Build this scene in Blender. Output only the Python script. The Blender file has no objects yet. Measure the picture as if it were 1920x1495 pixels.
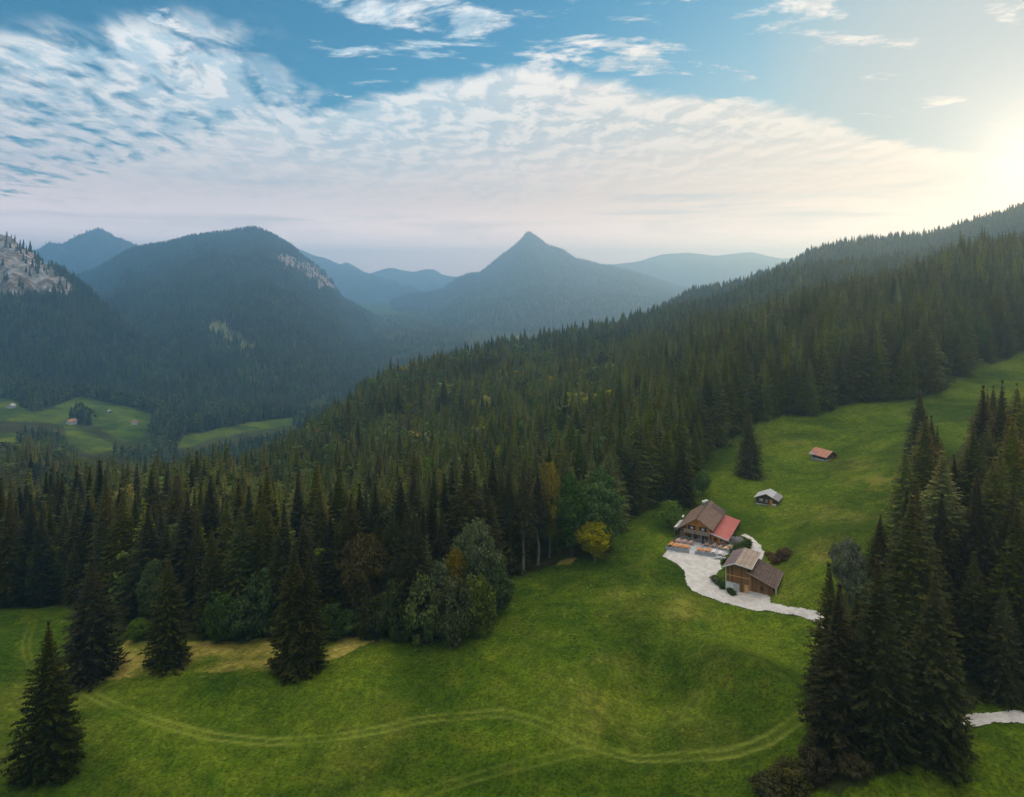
import bpy, math, random
import numpy as np
from math import radians, sin, cos, pi

# ------------------------------------------------------------------ camera, world, sun, exposure
scene = bpy.context.scene
F = 1251.0; CX = 960.0; HY = 530.0; CAMZ = 80.0          # focal length in photo pixels, principal column, horizon row, camera height
cam_d = bpy.data.cameras.new('camera'); cam = bpy.data.objects.new('camera', cam_d)
scene.collection.objects.link(cam); scene.camera = cam
cam.location = (0, 0, CAMZ); cam.rotation_euler = (radians(90), 0, 0)
cam_d.sensor_width = 36; cam_d.lens = 36 * F / 1920
cam_d.shift_y = -(747.5 - HY) / 1920
cam_d.clip_start = 1; cam_d.clip_end = 60000

SUN_AZ = radians(38.5); SUN_EL = radians(8.0)
SUN_DIR = (sin(SUN_AZ) * cos(SUN_EL), cos(SUN_AZ) * cos(SUN_EL), sin(SUN_EL))
sun_d = bpy.data.lights.new('sun', 'SUN'); sun = bpy.data.objects.new('sun', sun_d)
scene.collection.objects.link(sun)
sun_d.energy = 3.6; sun_d.angle = radians(9.0); sun_d.color = (1.0, 0.36, 0.10)
sun.rotation_euler = (radians(90) - SUN_EL, 0, pi - SUN_AZ)
sun.location = (300, 400, 300)

vs = scene.view_settings
vs.view_transform = 'Standard'; vs.look = 'None'; vs.exposure = 0.86; vs.gamma = 1.0; vs.use_curve_mapping = False
cy = scene.cycles
cy.max_bounces = 5; cy.diffuse_bounces = 3; cy.glossy_bounces = 2; cy.transmission_bounces = 3
cy.volume_bounces = 3; cy.transparent_max_bounces = 8
cy.caustics_reflective = False; cy.caustics_refractive = False
cy.use_denoising = True
cy.sample_clamp_indirect = 4.0
HAZE_DENSITY = 1.9e-4

# ------------------------------------------------------------------ node expression helper
class NT:
    def __init__(s, tree): s.t = tree
    def node(s, kind, **kw):
        n = s.t.nodes.new(kind)
        for k, v in kw.items(): setattr(n, k, v)
        return n
    def setin(s, sock, v):
        if isinstance(v, E): s.t.links.new(v.o, sock)
        elif isinstance(v, bpy.types.NodeSocket): s.t.links.new(v, sock)
        else: sock.default_value = v
    def math(s, op, *a, clamp=False):
        n = s.node('ShaderNodeMath', operation=op, use_clamp=clamp)
        for i, x in enumerate(a): s.setin(n.inputs[i], x)
        return E(s, n.outputs[0])
    def noise(s, vec, scale, detail=4, rough=0.55, dist=0.0, dims='3D', color=False):
        n = s.node('ShaderNodeTexNoise', noise_dimensions=dims)
        if vec is not None: s.setin(n.inputs['Vector'], vec)
        n.inputs['Scale'].default_value = scale; n.inputs['Detail'].default_value = detail
        n.inputs['Roughness'].default_value = rough; n.inputs['Distortion'].default_value = dist
        return E(s, n.outputs['Color' if color else 'Fac'])
    def mix(s, f, a, b, blend='MIX'):
        n = s.node('ShaderNodeMix', data_type='RGBA', blend_type=blend); n.clamp_factor = True
        s.setin(n.inputs[0], f)
        for i, x in ((6, a), (7, b)):
            if isinstance(x, tuple) and len(x) == 3: x = (*x, 1)
            s.setin(n.inputs[i], x)
        return E(s, n.outputs[2])
    def ss(s, x, a, b):
        n = s.node('ShaderNodeMapRange', interpolation_type='SMOOTHSTEP')
        s.setin(n.inputs[0], x); s.setin(n.inputs[1], a); s.setin(n.inputs[2], b)
        return E(s, n.outputs[0])
    def xyz(s, v):
        n = s.node('ShaderNodeSeparateXYZ'); s.setin(n.inputs[0], v)
        return [E(s, n.outputs[i]) for i in range(3)]
    def comb(s, x, y, z):
        n = s.node('ShaderNodeCombineXYZ')
        for i, q in enumerate((x, y, z)): s.setin(n.inputs[i], q)
        return E(s, n.outputs[0])
    def vmath(s, op, a, b=None):
        n = s.node('ShaderNodeVectorMath', operation=op); s.setin(n.inputs[0], a)
        if b is not None:
            if op == 'SCALE': s.setin(n.inputs[3], b)
            else: s.setin(n.inputs[1], b)
        return E(s, n.outputs['Value' if op == 'DOT_PRODUCT' else 0])
class E:
    def __init__(s, nt, o): s.nt = nt; s.o = o
    def __add__(s, b): return s.nt.math('ADD', s, b)
    def __radd__(s, b): return s.nt.math('ADD', b, s)
    def __sub__(s, b): return s.nt.math('SUBTRACT', s, b)
    def __rsub__(s, b): return s.nt.math('SUBTRACT', b, s)
    def __mul__(s, b): return s.nt.math('MULTIPLY', s, b)
    def __rmul__(s, b): return s.nt.math('MULTIPLY', b, s)
    def __truediv__(s, b): return s.nt.math('DIVIDE', s, b)
    def __rtruediv__(s, b): return s.nt.math('DIVIDE', b, s)
    def max(s, b): return s.nt.math('MAXIMUM', s, b)
    def min(s, b): return s.nt.math('MINIMUM', s, b)
    def pow(s, b): return s.nt.math('POWER', s, b)
    def abs(s): return s.nt.math('ABSOLUTE', s)
    def clamp(s): return s.nt.math('ADD', s, 0.0, clamp=True)

# ------------------------------------------------------------------ world: sky and clouds
def build_world():
    w = bpy.data.worlds.new('World'); scene.world = w; w.use_nodes = True
    t = w.node_tree; t.nodes.clear(); n = NT(t)
    sky = n.node('ShaderNodeTexSky', sky_type='NISHITA'); sky.sun_disc = False
    sky.sun_elevation = SUN_EL; sky.sun_rotation = SUN_AZ
    sky.altitude = 1200; sky.air_density = 1.3; sky.dust_density = 1.2; sky.ozone_density = 2.5
    tc = n.node('ShaderNodeTexCoord')
    d = n.vmath('NORMALIZE', tc.outputs['Generated'])
    x, y, z = n.xyz(d)
    mu = n.vmath('DOT_PRODUCT', d, SUN_DIR)                      # cosine of the angle to the sun
    zc = z.max(0.0) + 0.06
    # cloud layer: the direction carried onto a level sheet
    px = x / zc; py = y / zc
    P = n.comb(px, py, 0.0)
    e = z
    big = n.noise(P, 1.1, 5, 0.55, 0.3); Pm = n.comb(px, py * 0.62, 0.0); mid = n.noise(Pm, 4.8, 8, 0.60, 0.4)
    # long cloud sheet with a clear front edge
    edge = py - (2.48 + n.math('SQRT', (px * px) * 0.30 + 0.01) + px * (-0.08))
    wob = (big - 0.5) * 0.9 + (mid - 0.5) * 0.55
    sheet = n.ss(edge + wob * 0.55, -0.02, 0.16)
    sheet = sheet * (0.84 + 0.16 * n.ss(mid * 0.6 + big * 0.6, 0.38, 0.62))
    # rippled small-cell clouds
    warp = n.noise(P, 1.6, 3, 0.5, 0.0, color=True)
    Pw = n.vmath('ADD', n.comb(px * 1.05 + py * 0.22, py * 0.55 - px * 0.16, 0.0), n.vmath('SCALE', warp, 0.22))
    cells = n.noise(Pw, 8.5, 4, 0.5, 0.3)
    reg = n.ss((px * -1.0 - 0.80) + (py - 2.75) * 0.20 + (big - 0.5) * 0.9, -0.12, 0.40) * n.ss(py + (big - 0.5) * 1.0, 1.95, 2.35)
    ripple = n.ss(cells + (mid - 0.5) * 0.25 + (reg - 0.5) * 0.22, 0.36, 0.68) * reg
    # loose puffs ahead of the sheet
    pf = n.noise(n.comb(px * 1.0, py * 1.7, 3.7), 2.4, 6, 0.62, 0.3)
    puff = n.ss(pf + 0.05 * n.ss(py, 1.7, 2.1) * n.ss((px - 0.1).abs(), 0.9, 0.4), 0.555, 0.67)
    over = n.ss(e + (big - 0.5) * 0.25, 0.46, 0.62) * n.ss(mid * 0.5 + big * 0.7, 0.28, 0.50)      # broken cloud above the view, added to light the ground
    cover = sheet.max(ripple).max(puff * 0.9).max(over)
    # light and shade inside the cloud: how the cloud thins toward the sun
    off = (SUN_DIR[0] * 0.07, SUN_DIR[1] * 0.07, 0.0)
    Po = n.vmath('ADD', Pm, off)
    mid2 = n.noise(Po, 4.8, 8, 0.60, 0.4)
    rel = n.ss(mid - mid2, -0.10, 0.12)
    fine = n.noise(P, 7.0, 5, 0.6, 0.6)
    lum = 0.55 + (rel * 0.65 + fine * 0.5 - 0.57) * (0.25 + 0.60 * n.ss(e, 0.10, 0.28))
    lum = lum + 0.16 * n.ss(edge + wob * 0.55, 0.45, 0.05) * sheet
    near = n.ss(mu, 0.62, 1.0)                                   # 0 away from the sun .. 1 at it
    shade = n.mix(near, (0.26, 0.33, 0.37), (0.36, 0.33, 0.31))
    light = n.mix(near, (0.475, 0.465, 0.445), (0.54, 0.46, 0.39))
    ccol = n.mix(n.ss(lum, 0.25, 0.85), shade, light)
    ccol = n.mix(n.ss(z, 0.40, 0.75), ccol, (0.51, 0.475, 0.43))
    # low sky: the sheet runs into pale, slightly rosy haze with flat grey bars
    low = n.ss(e, 0.24, 0.03)
    hor = n.mix(n.ss(mu, 0.45, 0.97), (0.86, 0.63, 0.54), (0.95, 0.60, 0.43))
    bars = n.noise(n.comb(x * 1.6, y * 1.6, e * 22.0), 1.4, 5, 0.55, 0.4)
    hor = n.vmath('SCALE', hor, 1.0 + 1.5 * n.ss(e, 0.14, 0.03))
    hor = n.mix(n.ss(bars, 0.47, 0.62) * 0.55 * n.ss(e, 0.055, 0.10), hor, (0.38, 0.37, 0.39))
    ccol = n.mix(low * 0.9, ccol, hor)
    cover = cover.max(n.ss(e, 0.13, 0.03))
    base = n.vmath('MULTIPLY', sky.outputs[0], (0.009, 0.059, 0.075))   # sky at strength ~0.1, ozone-blue
    veil = (n.ss(px + (py - 2.0) * 0.35, 0.1, 1.9) * 0.75 * n.ss(mu, 0.35, 0.9)).max(n.ss(mu, 0.90, 0.985))
    base = n.mix(veil, base, n.mix(near, (0.22, 0.31, 0.37), (0.25, 0.28, 0.30)))
    ccol = n.vmath('SCALE', ccol, (1.0 + 2.4 * z.max(0.0)) / 1.45)                  # clouds brightened toward the zenith to lift the ground light
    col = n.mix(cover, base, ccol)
    # aureole round the sun
    au = mu.max(0.0).pow(30.0) * 0.07 + mu.max(0.0).pow(150.0) * 0.25 + mu.max(0.0).pow(700.0) * 0.4
    col = n.vmath('ADD', col, n.vmath('SCALE', n.comb(1.0, 0.70, 0.44), au))
    below = n.ss(z, 0.0, -0.05)
    col = n.mix(below, col, (0.10, 0.11, 0.10))
    bg = n.node('ShaderNodeBackground'); n.setin(bg.inputs[0], col); bg.inputs[1].default_value = 1.0
    out = n.node('ShaderNodeOutputWorld'); t.links.new(bg.outputs[0], out.inputs[0])
    w.cycles.sampling_method = 'MANUAL'; w.cycles.sample_map_resolution = 1024
build_world()

# ------------------------------------------------------------------ materials
MATS = {}
def mat(name):
    m = bpy.data.materials.new(name); m.use_nodes = True; MATS[name] = m
    n = NT(m.node_tree); b = m.node_tree.nodes['Principled BSDF']
    b.inputs['Specular IOR Level'].default_value = 0.25
    return m, n, b
def position(n, scale=None):
    g = n.node('ShaderNodeNewGeometry'); return E(n, g.outputs['Position'])
def objcoord(n):
    g = n.node('ShaderNodeTexCoord'); return E(n, g.outputs['Object'])
def attr(n, name):
    a = n.node('ShaderNodeAttribute', attribute_name=name); return E(n, a.outputs['Color'])
def bump(n, b, h, strength=0.5, dist=0.1):
    k = n.node('ShaderNodeBump'); k.inputs['Strength'].default_value = strength; k.inputs['Distance'].default_value = dist
    n.setin(k.inputs['Height'], h); n.t.links.new(k.outputs[0], b.inputs['Normal'])

def m_ground():
    m, n, b = mat('meadow_and_forest_floor')
    p = position(n); x, y, z = n.xyz(p)
    a = n.node('ShaderNodeAttribute', attribute_name='mask'); r, g, bl = n.xyz(a.outputs['Vector'])
    n1 = n.noise(p, 0.022, 4, 0.55, 0.6); n2 = n.noise(p, 0.16, 5, 0.6, 0.4); n3 = n.noise(p, 1.7, 5, 0.7)
    streak = n.noise(n.comb(x * 0.9 - y * 0.5, x * 0.10 + y * 0.16, z), 0.9, 5, 0.65, 0.3)
    n4 = n.noise(p, 5.5, 3, 0.7)
    c = n.mix(n.ss(n1, 0.35, 0.66), (0.042, 0.079, 0.004), (0.090, 0.110, 0.007))
    c = n.mix(n.ss(n2, 0.46, 0.70) * 0.6, c, (0.117, 0.117, 0.011))
    c = n.mix(n.ss(n2, 0.50, 0.30) * 0.6, c, (0.027, 0.060, 0.004))
    c = n.mix(n.ss(streak, 0.52, 0.72) * 0.42, c, (0.135, 0.135, 0.018))
    c = n.mix(n.ss(n3, 0.55, 0.30) * 0.55, c, (0.018, 0.038, 0.003))
    c = n.mix(n.ss(n4, 0.55, 0.75) * 0.35, c, (0.126, 0.144, 0.015))
    rare = n.noise(p, 0.42, 3, 0.6, 0.8)
    c = n.mix(n.ss(rare, 0.66, 0.76) * 0.55, c, (0.290, 0.239, 0.052))
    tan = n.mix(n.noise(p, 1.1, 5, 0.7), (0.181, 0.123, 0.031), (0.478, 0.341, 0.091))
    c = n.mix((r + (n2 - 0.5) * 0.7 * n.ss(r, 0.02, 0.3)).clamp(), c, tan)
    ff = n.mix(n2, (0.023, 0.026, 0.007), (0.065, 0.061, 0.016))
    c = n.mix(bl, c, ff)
    n5 = n.noise(p, 0.55, 4, 0.65, 0.5)
    tone = (0.74 + 0.5 * n.ss(n3, 0.30, 0.70)) * (0.78 + 0.44 * n.ss(n5, 0.32, 0.68)) * (0.84 + 0.32 * n.ss(n4, 0.3, 0.7)) * (0.72 + 0.55 * n.ss(n1, 0.35, 0.65))
    c = n.vmath('SCALE', c, tone)
    c = n.mix((g * (0.55 + n3 * 0.9)).clamp(), c, (0.275, 0.268, 0.052))
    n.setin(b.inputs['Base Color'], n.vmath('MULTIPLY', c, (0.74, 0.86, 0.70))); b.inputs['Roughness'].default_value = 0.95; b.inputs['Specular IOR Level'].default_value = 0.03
    bump(n, b, n3 * 0.5 + n4 * 0.35 + n2 * 0.8 + streak * 0.5, 0.6, 0.3)
def m_mountain():
    m, n, b = mat('mountain_ground')
    p = position(n); x, y, z = n.xyz(p)
    a = n.node('ShaderNodeAttribute', attribute_name='mask'); r, g, bl = n.xyz(a.outputs['Vector'])
    n1 = n.noise(p, 0.012, 5, 0.6); n2 = n.noise(n.comb(x * 0.05, y * 0.05, z * 0.022), 1.0, 8, 0.7, 0.8)
    rock = n.mix(n.ss(n2, 0.36, 0.62), (0.085, 0.082, 0.078), (0.36, 0.345, 0.32))
    scree = n.mix(n1, (0.080, 0.070, 0.040), (0.125, 0.105, 0.065))
    wood = n.mix(n.noise(p, 0.06, 5, 0.7), (0.012, 0.020, 0.010), (0.036, 0.052, 0.022))
    grass = n.mix(n1, (0.07, 0.10, 0.025), (0.16, 0.15, 0.05))
    c = n.mix(g, wood, grass)
    rk = n.mix(n.ss(n.noise(p, 0.03, 6, 0.65), 0.40, 0.56), scree, rock)
    c = n.mix(r, c, rk)
    n.setin(b.inputs['Base Color'], c); b.inputs['Roughness'].default_value = 0.95
    bump(n, b, n2, 1.0, 8.0)
def m_simple(name, c1, c2, scale=2.0, rough=0.85, stretch=(1, 1, 1), bumpd=0.0, detail=5, spec=0.25, coord='Object'):
    m, n, b = mat(name)
    p = objcoord(n) if coord == 'Object' else position(n)
    x, y, z = n.xyz(p)
    v = n.comb(x * stretch[0], y * stretch[1], z * stretch[2])
    f = n.noise(v, scale, detail, 0.65, 0.3)
    oi = n.node('ShaderNodeObjectInfo')
    f2 = n.ss(f, 0.3, 0.7)
    n.setin(b.inputs['Base Color'], n.mix(f2, c1, c2)); b.inputs['Roughness'].default_value = rough
    b.inputs['Specular IOR Level'].default_value = spec
    if bumpd: bump(n, b, f, 0.8, bumpd)
    return m
def m_foliage(name, c1, c2, c3, scale=0.35):
    """leaf colour: differs from tree to tree and from spray to spray"""
    m, n, b = mat(name)
    p = position(n); oi = n.node('ShaderNodeObjectInfo'); rnd = E(n, oi.outputs['Random'])
    f = n.noise(p, scale, 4, 0.7); f2 = n.noise(p, 2.3, 2, 0.6)
    c = n.mix(n.ss(f, 0.35, 0.65), c1, c2)
    c = n.mix(n.ss(f2, 0.55, 0.75) * 0.7, c, c3)
    c = n.vmath('SCALE', c, 0.70 + 0.62 * n.ss(n.noise(p, 0.014, 4, 0.6), 0.33, 0.67))      # stands of different age
    hsv = n.node('ShaderNodeHueSaturation'); n.setin(hsv.inputs['Color'], c)
    n.setin(hsv.inputs['Hue'], 0.472 + rnd * 0.054); n.setin(hsv.inputs['Value'], 0.62 + n.math('FRACT', rnd * 7.31) * 0.85)
    n.setin(hsv.inputs['Saturation'], 0.92 + n.math('FRACT', rnd * 3.77) * 0.4)
    n.t.links.new(hsv.outputs[0], b.inputs['Base Color']); b.inputs['Roughness'].default_value = 0.75
    b.inputs['Specular IOR Level'].default_value = 0.04
    n.setin(b.inputs['Subsurface Weight'], 0.0)
def m_boards(name, c1, c2, c3, width=0.22, axis=0, rough=0.85):
    """weathered boards: a tone for each board, dark joints"""
    m, n, b = mat(name)
    p = objcoord(n); q = n.xyz(p); x = q[axis]; z = q[2] if axis != 2 else q[0]
    s = x / width; fl = n.math('FLOOR', s); fr = n.math('FRACT', s)
    wn = n.node('ShaderNodeTexWhiteNoise', noise_dimensions='1D'); n.setin(wn.inputs['W'], fl)
    tone = E(n, wn.outputs['Value'])
    grain = n.noise(n.comb(x * 9.0, q[1] * 2, z * 0.8), 1.0, 5, 0.65)
    c = n.mix(tone, c1, c2); c = n.mix(n.ss(grain, 0.45, 0.75) * 0.6, c, c3)
    joint = n.ss((fr - 0.5).abs(), 0.44, 0.5)
    c = n.mix(joint * 0.75, c, (0.012, 0.009, 0.007))
    n.setin(b.inputs['Base Color'], c); b.inputs['Roughness'].default_value = rough
    bump(n, b, joint * -1.0 + grain * 0.2, 0.6, 0.02)
def m_shingle(name, c1, c2, c3, cw=0.42, ch=0.36):
    """rows of shingles on a pitched roof, in roof coordinates (x along the slope, y along the ridge)"""
    m, n, b = mat(name)
    p = objcoord(n); x, y, z = n.xyz(p)
    br = n.node('ShaderNodeTexBrick'); n.setin(br.inputs['Vector'], n.comb(y, x, 0.0))
    br.inputs['Color1'].default_value = (*c1, 1); br.inputs['Color2'].default_value = (*c2, 1); br.inputs['Mortar'].default_value = (c1[0] * .3, c1[1] * .3, c1[2] * .3, 1)
    br.inputs['Scale'].default_value = 1.0; br.inputs['Brick Width'].default_value = cw; br.inputs['Row Height'].default_value = ch
    br.inputs['Mortar Size'].default_value = 0.035; br.offset = 0.5
    f = n.noise(p, 0.8, 5, 0.65, 0.4)
    c = n.mix(n.ss(f, 0.45, 0.7) * 0.6, E(n, br.outputs['Color']), c3)
    n.setin(b.inputs['Base Color'], c); b.inputs['Roughness'].default_value = 0.85
    bump(n, b, n.math('MULTIPLY', E(n, br.outputs['Fac']), -1.0), 0.7, 0.04)
m_ground(); m_mountain()
m_simple('gravel', (0.40, 0.37, 0.335), (0.56, 0.52, 0.475), 0.6, 0.95, bumpd=0.05, coord='World')
m_simple('terrace_paving', (0.34, 0.34, 0.35), (0.48, 0.48, 0.48), 1.2, 0.9, bumpd=0.02, coord='World')
m_simple('bark', (0.050, 0.038, 0.028), (0.115, 0.090, 0.068), 1.5, 0.95, (3, 3, .6), 0.05)
m_simple('pale_bark', (0.11, 0.09, 0.07), (0.21, 0.18, 0.145), 1.2, 0.95, (3, 3, .6), 0.05)
m_foliage('spruce_needles', (0.020, 0.023, 0.006), (0.036, 0.037, 0.009), (0.068, 0.060, 0.015))
m_foliage('young_lit_needles', (0.054, 0.062, 0.015), (0.084, 0.092, 0.022), (0.132, 0.130, 0.038))  # paler needles: young plantation trees, elsewhere lit canopy put into the colour
m_foliage('far_needles', (0.016, 0.027, 0.013), (0.030, 0.043, 0.018), (0.056, 0.066, 0.025), 0.03)
m_foliage('green_leaves', (0.040, 0.066, 0.018), (0.070, 0.098, 0.026), (0.110, 0.135, 0.045))
m_foliage('willow_leaves', (0.056, 0.072, 0.024), (0.082, 0.102, 0.034), (0.130, 0.148, 0.060))
m_foliage('yellow_leaves', (0.120, 0.115, 0.016), (0.190, 0.150, 0.020), (0.240, 0.180, 0.030))
m_foliage('russet_leaves', (0.065, 0.046, 0.022), (0.100, 0.070, 0.030), (0.135, 0.105, 0.045))
m_foliage('silver_leaves', (0.085, 0.110, 0.060), (0.130, 0.155, 0.085), (0.200, 0.220, 0.135))
m_foliage('lavender_leaves', (0.170, 0.165, 0.160), (0.250, 0.240, 0.240), (0.150, 0.165, 0.110))
m_foliage('grass_blades', (0.040, 0.066, 0.008), (0.070, 0.092, 0.012), (0.120, 0.115, 0.030))
m_foliage('straw_blades', (0.110, 0.100, 0.030), (0.160, 0.140, 0.045), (0.200, 0.170, 0.070))
m_foliage('lime_leaves', (0.090, 0.150, 0.022), (0.140, 0.205, 0.032), (0.200, 0.260, 0.060))
m_foliage('dry_shrub_leaves', (0.030, 0.028, 0.012), (0.050, 0.042, 0.020), (0.038, 0.046, 0.014))
m_boards('orange_boards', (0.55, 0.190, 0.030), (0.72, 0.290, 0.055), (0.40, 0.125, 0.022), 0.24)
m_boards('brown_boards', (0.120, 0.056, 0.020), (0.310, 0.140, 0.044), (0.060, 0.032, 0.016), 0.30)
m_boards('dark_boards', (0.045, 0.032, 0.024), (0.085, 0.058, 0.042), (0.030, 0.022, 0.018), 0.30, 1)
m_boards('log_wall', (0.075, 0.052, 0.038), (0.140, 0.100, 0.075), (0.045, 0.032, 0.025), 0.30, 2)
m_boards('grey_boards', (0.20, 0.165, 0.13), (0.30, 0.255, 0.205), (0.13, 0.105, 0.085), 0.20)
m_shingle('brown_shingle', (0.190, 0.115, 0.082), (0.280, 0.180, 0.130), (0.120, 0.078, 0.058))
m_shingle('dark_shingle', (0.085, 0.054, 0.044), (0.130, 0.086, 0.070), (0.155, 0.110, 0.092), 0.9, 0.7)
m_shingle('pale_shingle', (0.280, 0.210, 0.160), (0.350, 0.270, 0.210), (0.210, 0.155, 0.120), 1.2, 1.1)
m_shingle('plum_shingle', (0.150, 0.108, 0.108), (0.200, 0.145, 0.145), (0.115, 0.085, 0.085), 1.2, 1.1)
m_simple('red_sheet_roof', (0.34, 0.078, 0.060), (0.42, 0.110, 0.085), 0.5, 0.6, (1, 1, 1), 0.0, spec=0.4)
m_simple('rust_roof', (0.30, 0.115, 0.075), (0.44, 0.225, 0.150), 0.7, 0.75)
m_simple('grey_sheet_roof', (0.34, 0.33, 0.33), (0.47, 0.46, 0.45), 0.6, 0.6, spec=0.4)
m_simple('mauve_sheet_roof', (0.200, 0.180, 0.190), (0.270, 0.245, 0.255), 0.8, 0.7)
m_simple('white_plaster', (0.58, 0.55, 0.50), (0.74, 0.72, 0.68), 0.8, 0.9)
m_simple('white_paint', (0.62, 0.60, 0.56), (0.76, 0.74, 0.70), 1.5, 0.6)
m_simple('stone_wall', (0.14, 0.12, 0.105), (0.34, 0.31, 0.285), 2.2, 0.95, bumpd=0.08)
m_simple('pale_stone', (0.34, 0.33, 0.30), (0.56, 0.54, 0.50), 1.6, 0.95, bumpd=0.06)
m_simple('canvas', (0.66, 0.67, 0.67), (0.78, 0.78, 0.77), 1.0, 0.8)
m_simple('orange_wood', (0.52, 0.200, 0.055), (0.66, 0.290, 0.090), 2.5, 0.6, (.5, 4, 1))
m_simple('blond_wood', (0.60, 0.42, 0.22), (0.72, 0.54, 0.32), 2.5, 0.6, (.5, 4, 1))
m_simple('white_wood', (0.60, 0.52, 0.49), (0.72, 0.66, 0.62), 2.5, 0.6, (.5, 4, 1))
m_simple('pink_wood', (0.44, 0.250, 0.200), (0.55, 0.340, 0.280), 2.5, 0.7, (.5, 4, 1))
m_simple('tan_door', (0.48, 0.240, 0.085), (0.60, 0.330, 0.130), 2.0, 0.7, (4, 4, .5))
m_simple('yellow_frame', (0.60, 0.400, 0.120), (0.68, 0.470, 0.170), 1.0, 0.6)
m_simple('grey_metal', (0.24, 0.26, 0.28), (0.32, 0.34, 0.36), 1.5, 0.5, spec=0.5)
m_simple('dark_paint', (0.022, 0.022, 0.024), (0.040, 0.038, 0.036), 2.0, 0.6)
m_simple('blue_fabric', (0.020, 0.035, 0.070), (0.035, 0.055, 0.100), 3.0, 0.9)
m_simple('red_tile', (0.30, 0.075, 0.045), (0.40, 0.120, 0.075), 0.8, 0.8)
def m_glass():
    m, n, b = mat('window_glass'); b.inputs['Base Color'].default_value = (0.012, 0.014, 0.018, 1)
    b.inputs['Roughness'].default_value = 0.08; b.inputs['Specular IOR Level'].default_value = 0.6
m_glass()
M = MATS

# ------------------------------------------------------------------ mesh helpers
COL = scene.collection
def mesh_np(name, V, Q, mats, smooth=False, mi=None):
    V = np.asarray(V, np.float32); Q = np.asarray(Q, np.int32); k = Q.shape[1]
    me = bpy.data.meshes.new(name)
    me.vertices.add(len(V)); me.vertices.foreach_set('co', V.ravel())
    me.loops.add(Q.size); me.loops.foreach_set('vertex_index', Q.ravel())
    me.polygons.add(len(Q)); me.polygons.foreach_set('loop_start', np.arange(0, Q.size, k, dtype=np.int32))
    me.polygons.foreach_set('loop_total', np.full(len(Q), k, np.int32))
    if smooth: me.polygons.foreach_set('use_smooth', np.ones(len(Q), bool))
    if not isinstance(mats, (list, tuple)): mats = [mats]
    for m in mats: me.materials.append(M[m])
    if mi is not None: me.polygons.foreach_set('material_index', np.asarray(mi, np.int32))
    me.update(calc_edges=True); me.validate()
    return me
def link(name, me, parent=None):
    o = bpy.data.objects.new(name, me); COL.objects.link(o)
    if parent is not None: o.parent = parent
    return o
def tag(o, label=None, cat=None, group=None, kind=None):
    if label: o['label'] = label
    if cat: o['category'] = cat
    if group: o['group'] = group
    if kind: o['kind'] = kind
    return o
def empty(name, loc=(0, 0, 0), rz=0.0, label=None, cat=None, group=None):
    o = bpy.data.objects.new(name, None); COL.objects.link(o); o.location = loc; o.rotation_euler = (0, 0, rz)
    o.empty_display_size = 0.5
    return tag(o, label, cat, group)
class MB:
    def __init__(s): s.v = []; s.f = []
    def add(s, vs, fs):
        k = len(s.v); s.v += [tuple(p) for p in vs]; s.f += [tuple(i + k for i in f) for f in fs]; return s
    def box(s, x0, x1, y0, y1, z0, z1):
        return s.add([(x0,y0,z0),(x1,y0,z0),(x1,y1,z0),(x0,y1,z0),(x0,y0,z1),(x1,y0,z1),(x1,y1,z1),(x0,y1,z1)],
                     [(3,2,1,0),(4,5,6,7),(0,1,5,4),(1,2,6,5),(2,3,7,6),(3,0,4,7)])
    def prism(s, poly, y0, y1):
        """polygon in x,z (counter-clockwise seen from -y) carried from y0 to y1"""
        n = len(poly)
        return s.add([(x, y0, z) for x, z in poly] + [(x, y1, z) for x, z in poly],
                     [tuple(range(n)), tuple(range(2*n-1, n-1, -1))] + [(i, i+n, (i+1)%n+n, (i+1)%n) for i in range(n)])
    def slab(s, quad, th):
        """four top corners, thickness downward"""
        return s.add([*quad] + [(x, y, z - th) for x, y, z in quad], [(0,1,2,3),(7,6,5,4)] + [(i, i+4, (i+1)%4+4, (i+1)%4) for i in range(4)])
    def tube(s, a, b, r0, r1=None, n=6):
        r1 = r0 if r1 is None else r1
        a = np.array(a, float); b = np.array(b, float); d = b - a; d /= np.linalg.norm(d)
        u = np.cross(d, (0, 0, 1) if abs(d[2]) < .9 else (1, 0, 0)); u /= np.linalg.norm(u); w = np.cross(d, u)
        vs = [a + r0*(u*cos(2*pi*i/n) + w*sin(2*pi*i/n)) for i in range(n)] + [b + r1*(u*cos(2*pi*i/n) + w*sin(2*pi*i/n)) for i in range(n)]
        return s.add(vs, [(i, (i+1)%n, (i+1)%n+n, i+n) for i in range(n)] + [tuple(range(n-1,-1,-1)), tuple(range(n, 2*n))])
    def mesh(s, name, m):
        me = bpy.data.meshes.new(name); me.from_pydata(s.v, [], s.f); me.materials.append(M[m]); me.update(); return me
    def build(s, name, m, parent=None): return link(name, s.mesh(name, m), parent)

# ------------------------------------------------------------------ terrain height
def hash2(i, j, seed):
    h = (i.astype(np.int64) * 374761393 + j.astype(np.int64) * 668265263 + seed * 982451653) & 0x7fffffff
    h = ((h ^ (h >> 13)) * 1274126177) & 0x7fffffff
    return ((h ^ (h >> 16)) & 0xffff) / 65535.0
def vnoise(x, y, seed=0):
    i = np.floor(x); j = np.floor(y); fx = x - i; fy = y - j
    fx = fx*fx*fx*(fx*(fx*6-15)+10); fy = fy*fy*fy*(fy*(fy*6-15)+10)
    a = hash2(i, j, seed); b = hash2(i+1, j, seed); c = hash2(i, j+1, seed); d = hash2(i+1, j+1, seed)
    return (a*(1-fx)+b*fx)*(1-fy) + (c*(1-fx)+d*fx)*fy - 0.5
def fbm(x, y, octv=4, seed=0):
    t = 0; a = 1.0
    for o in range(octv):
        t = t + a * vnoise(x, y, seed + o); x = x*2.03 + 17.3; y = y*2.03 + 5.1; a *= 0.5
    return t
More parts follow.
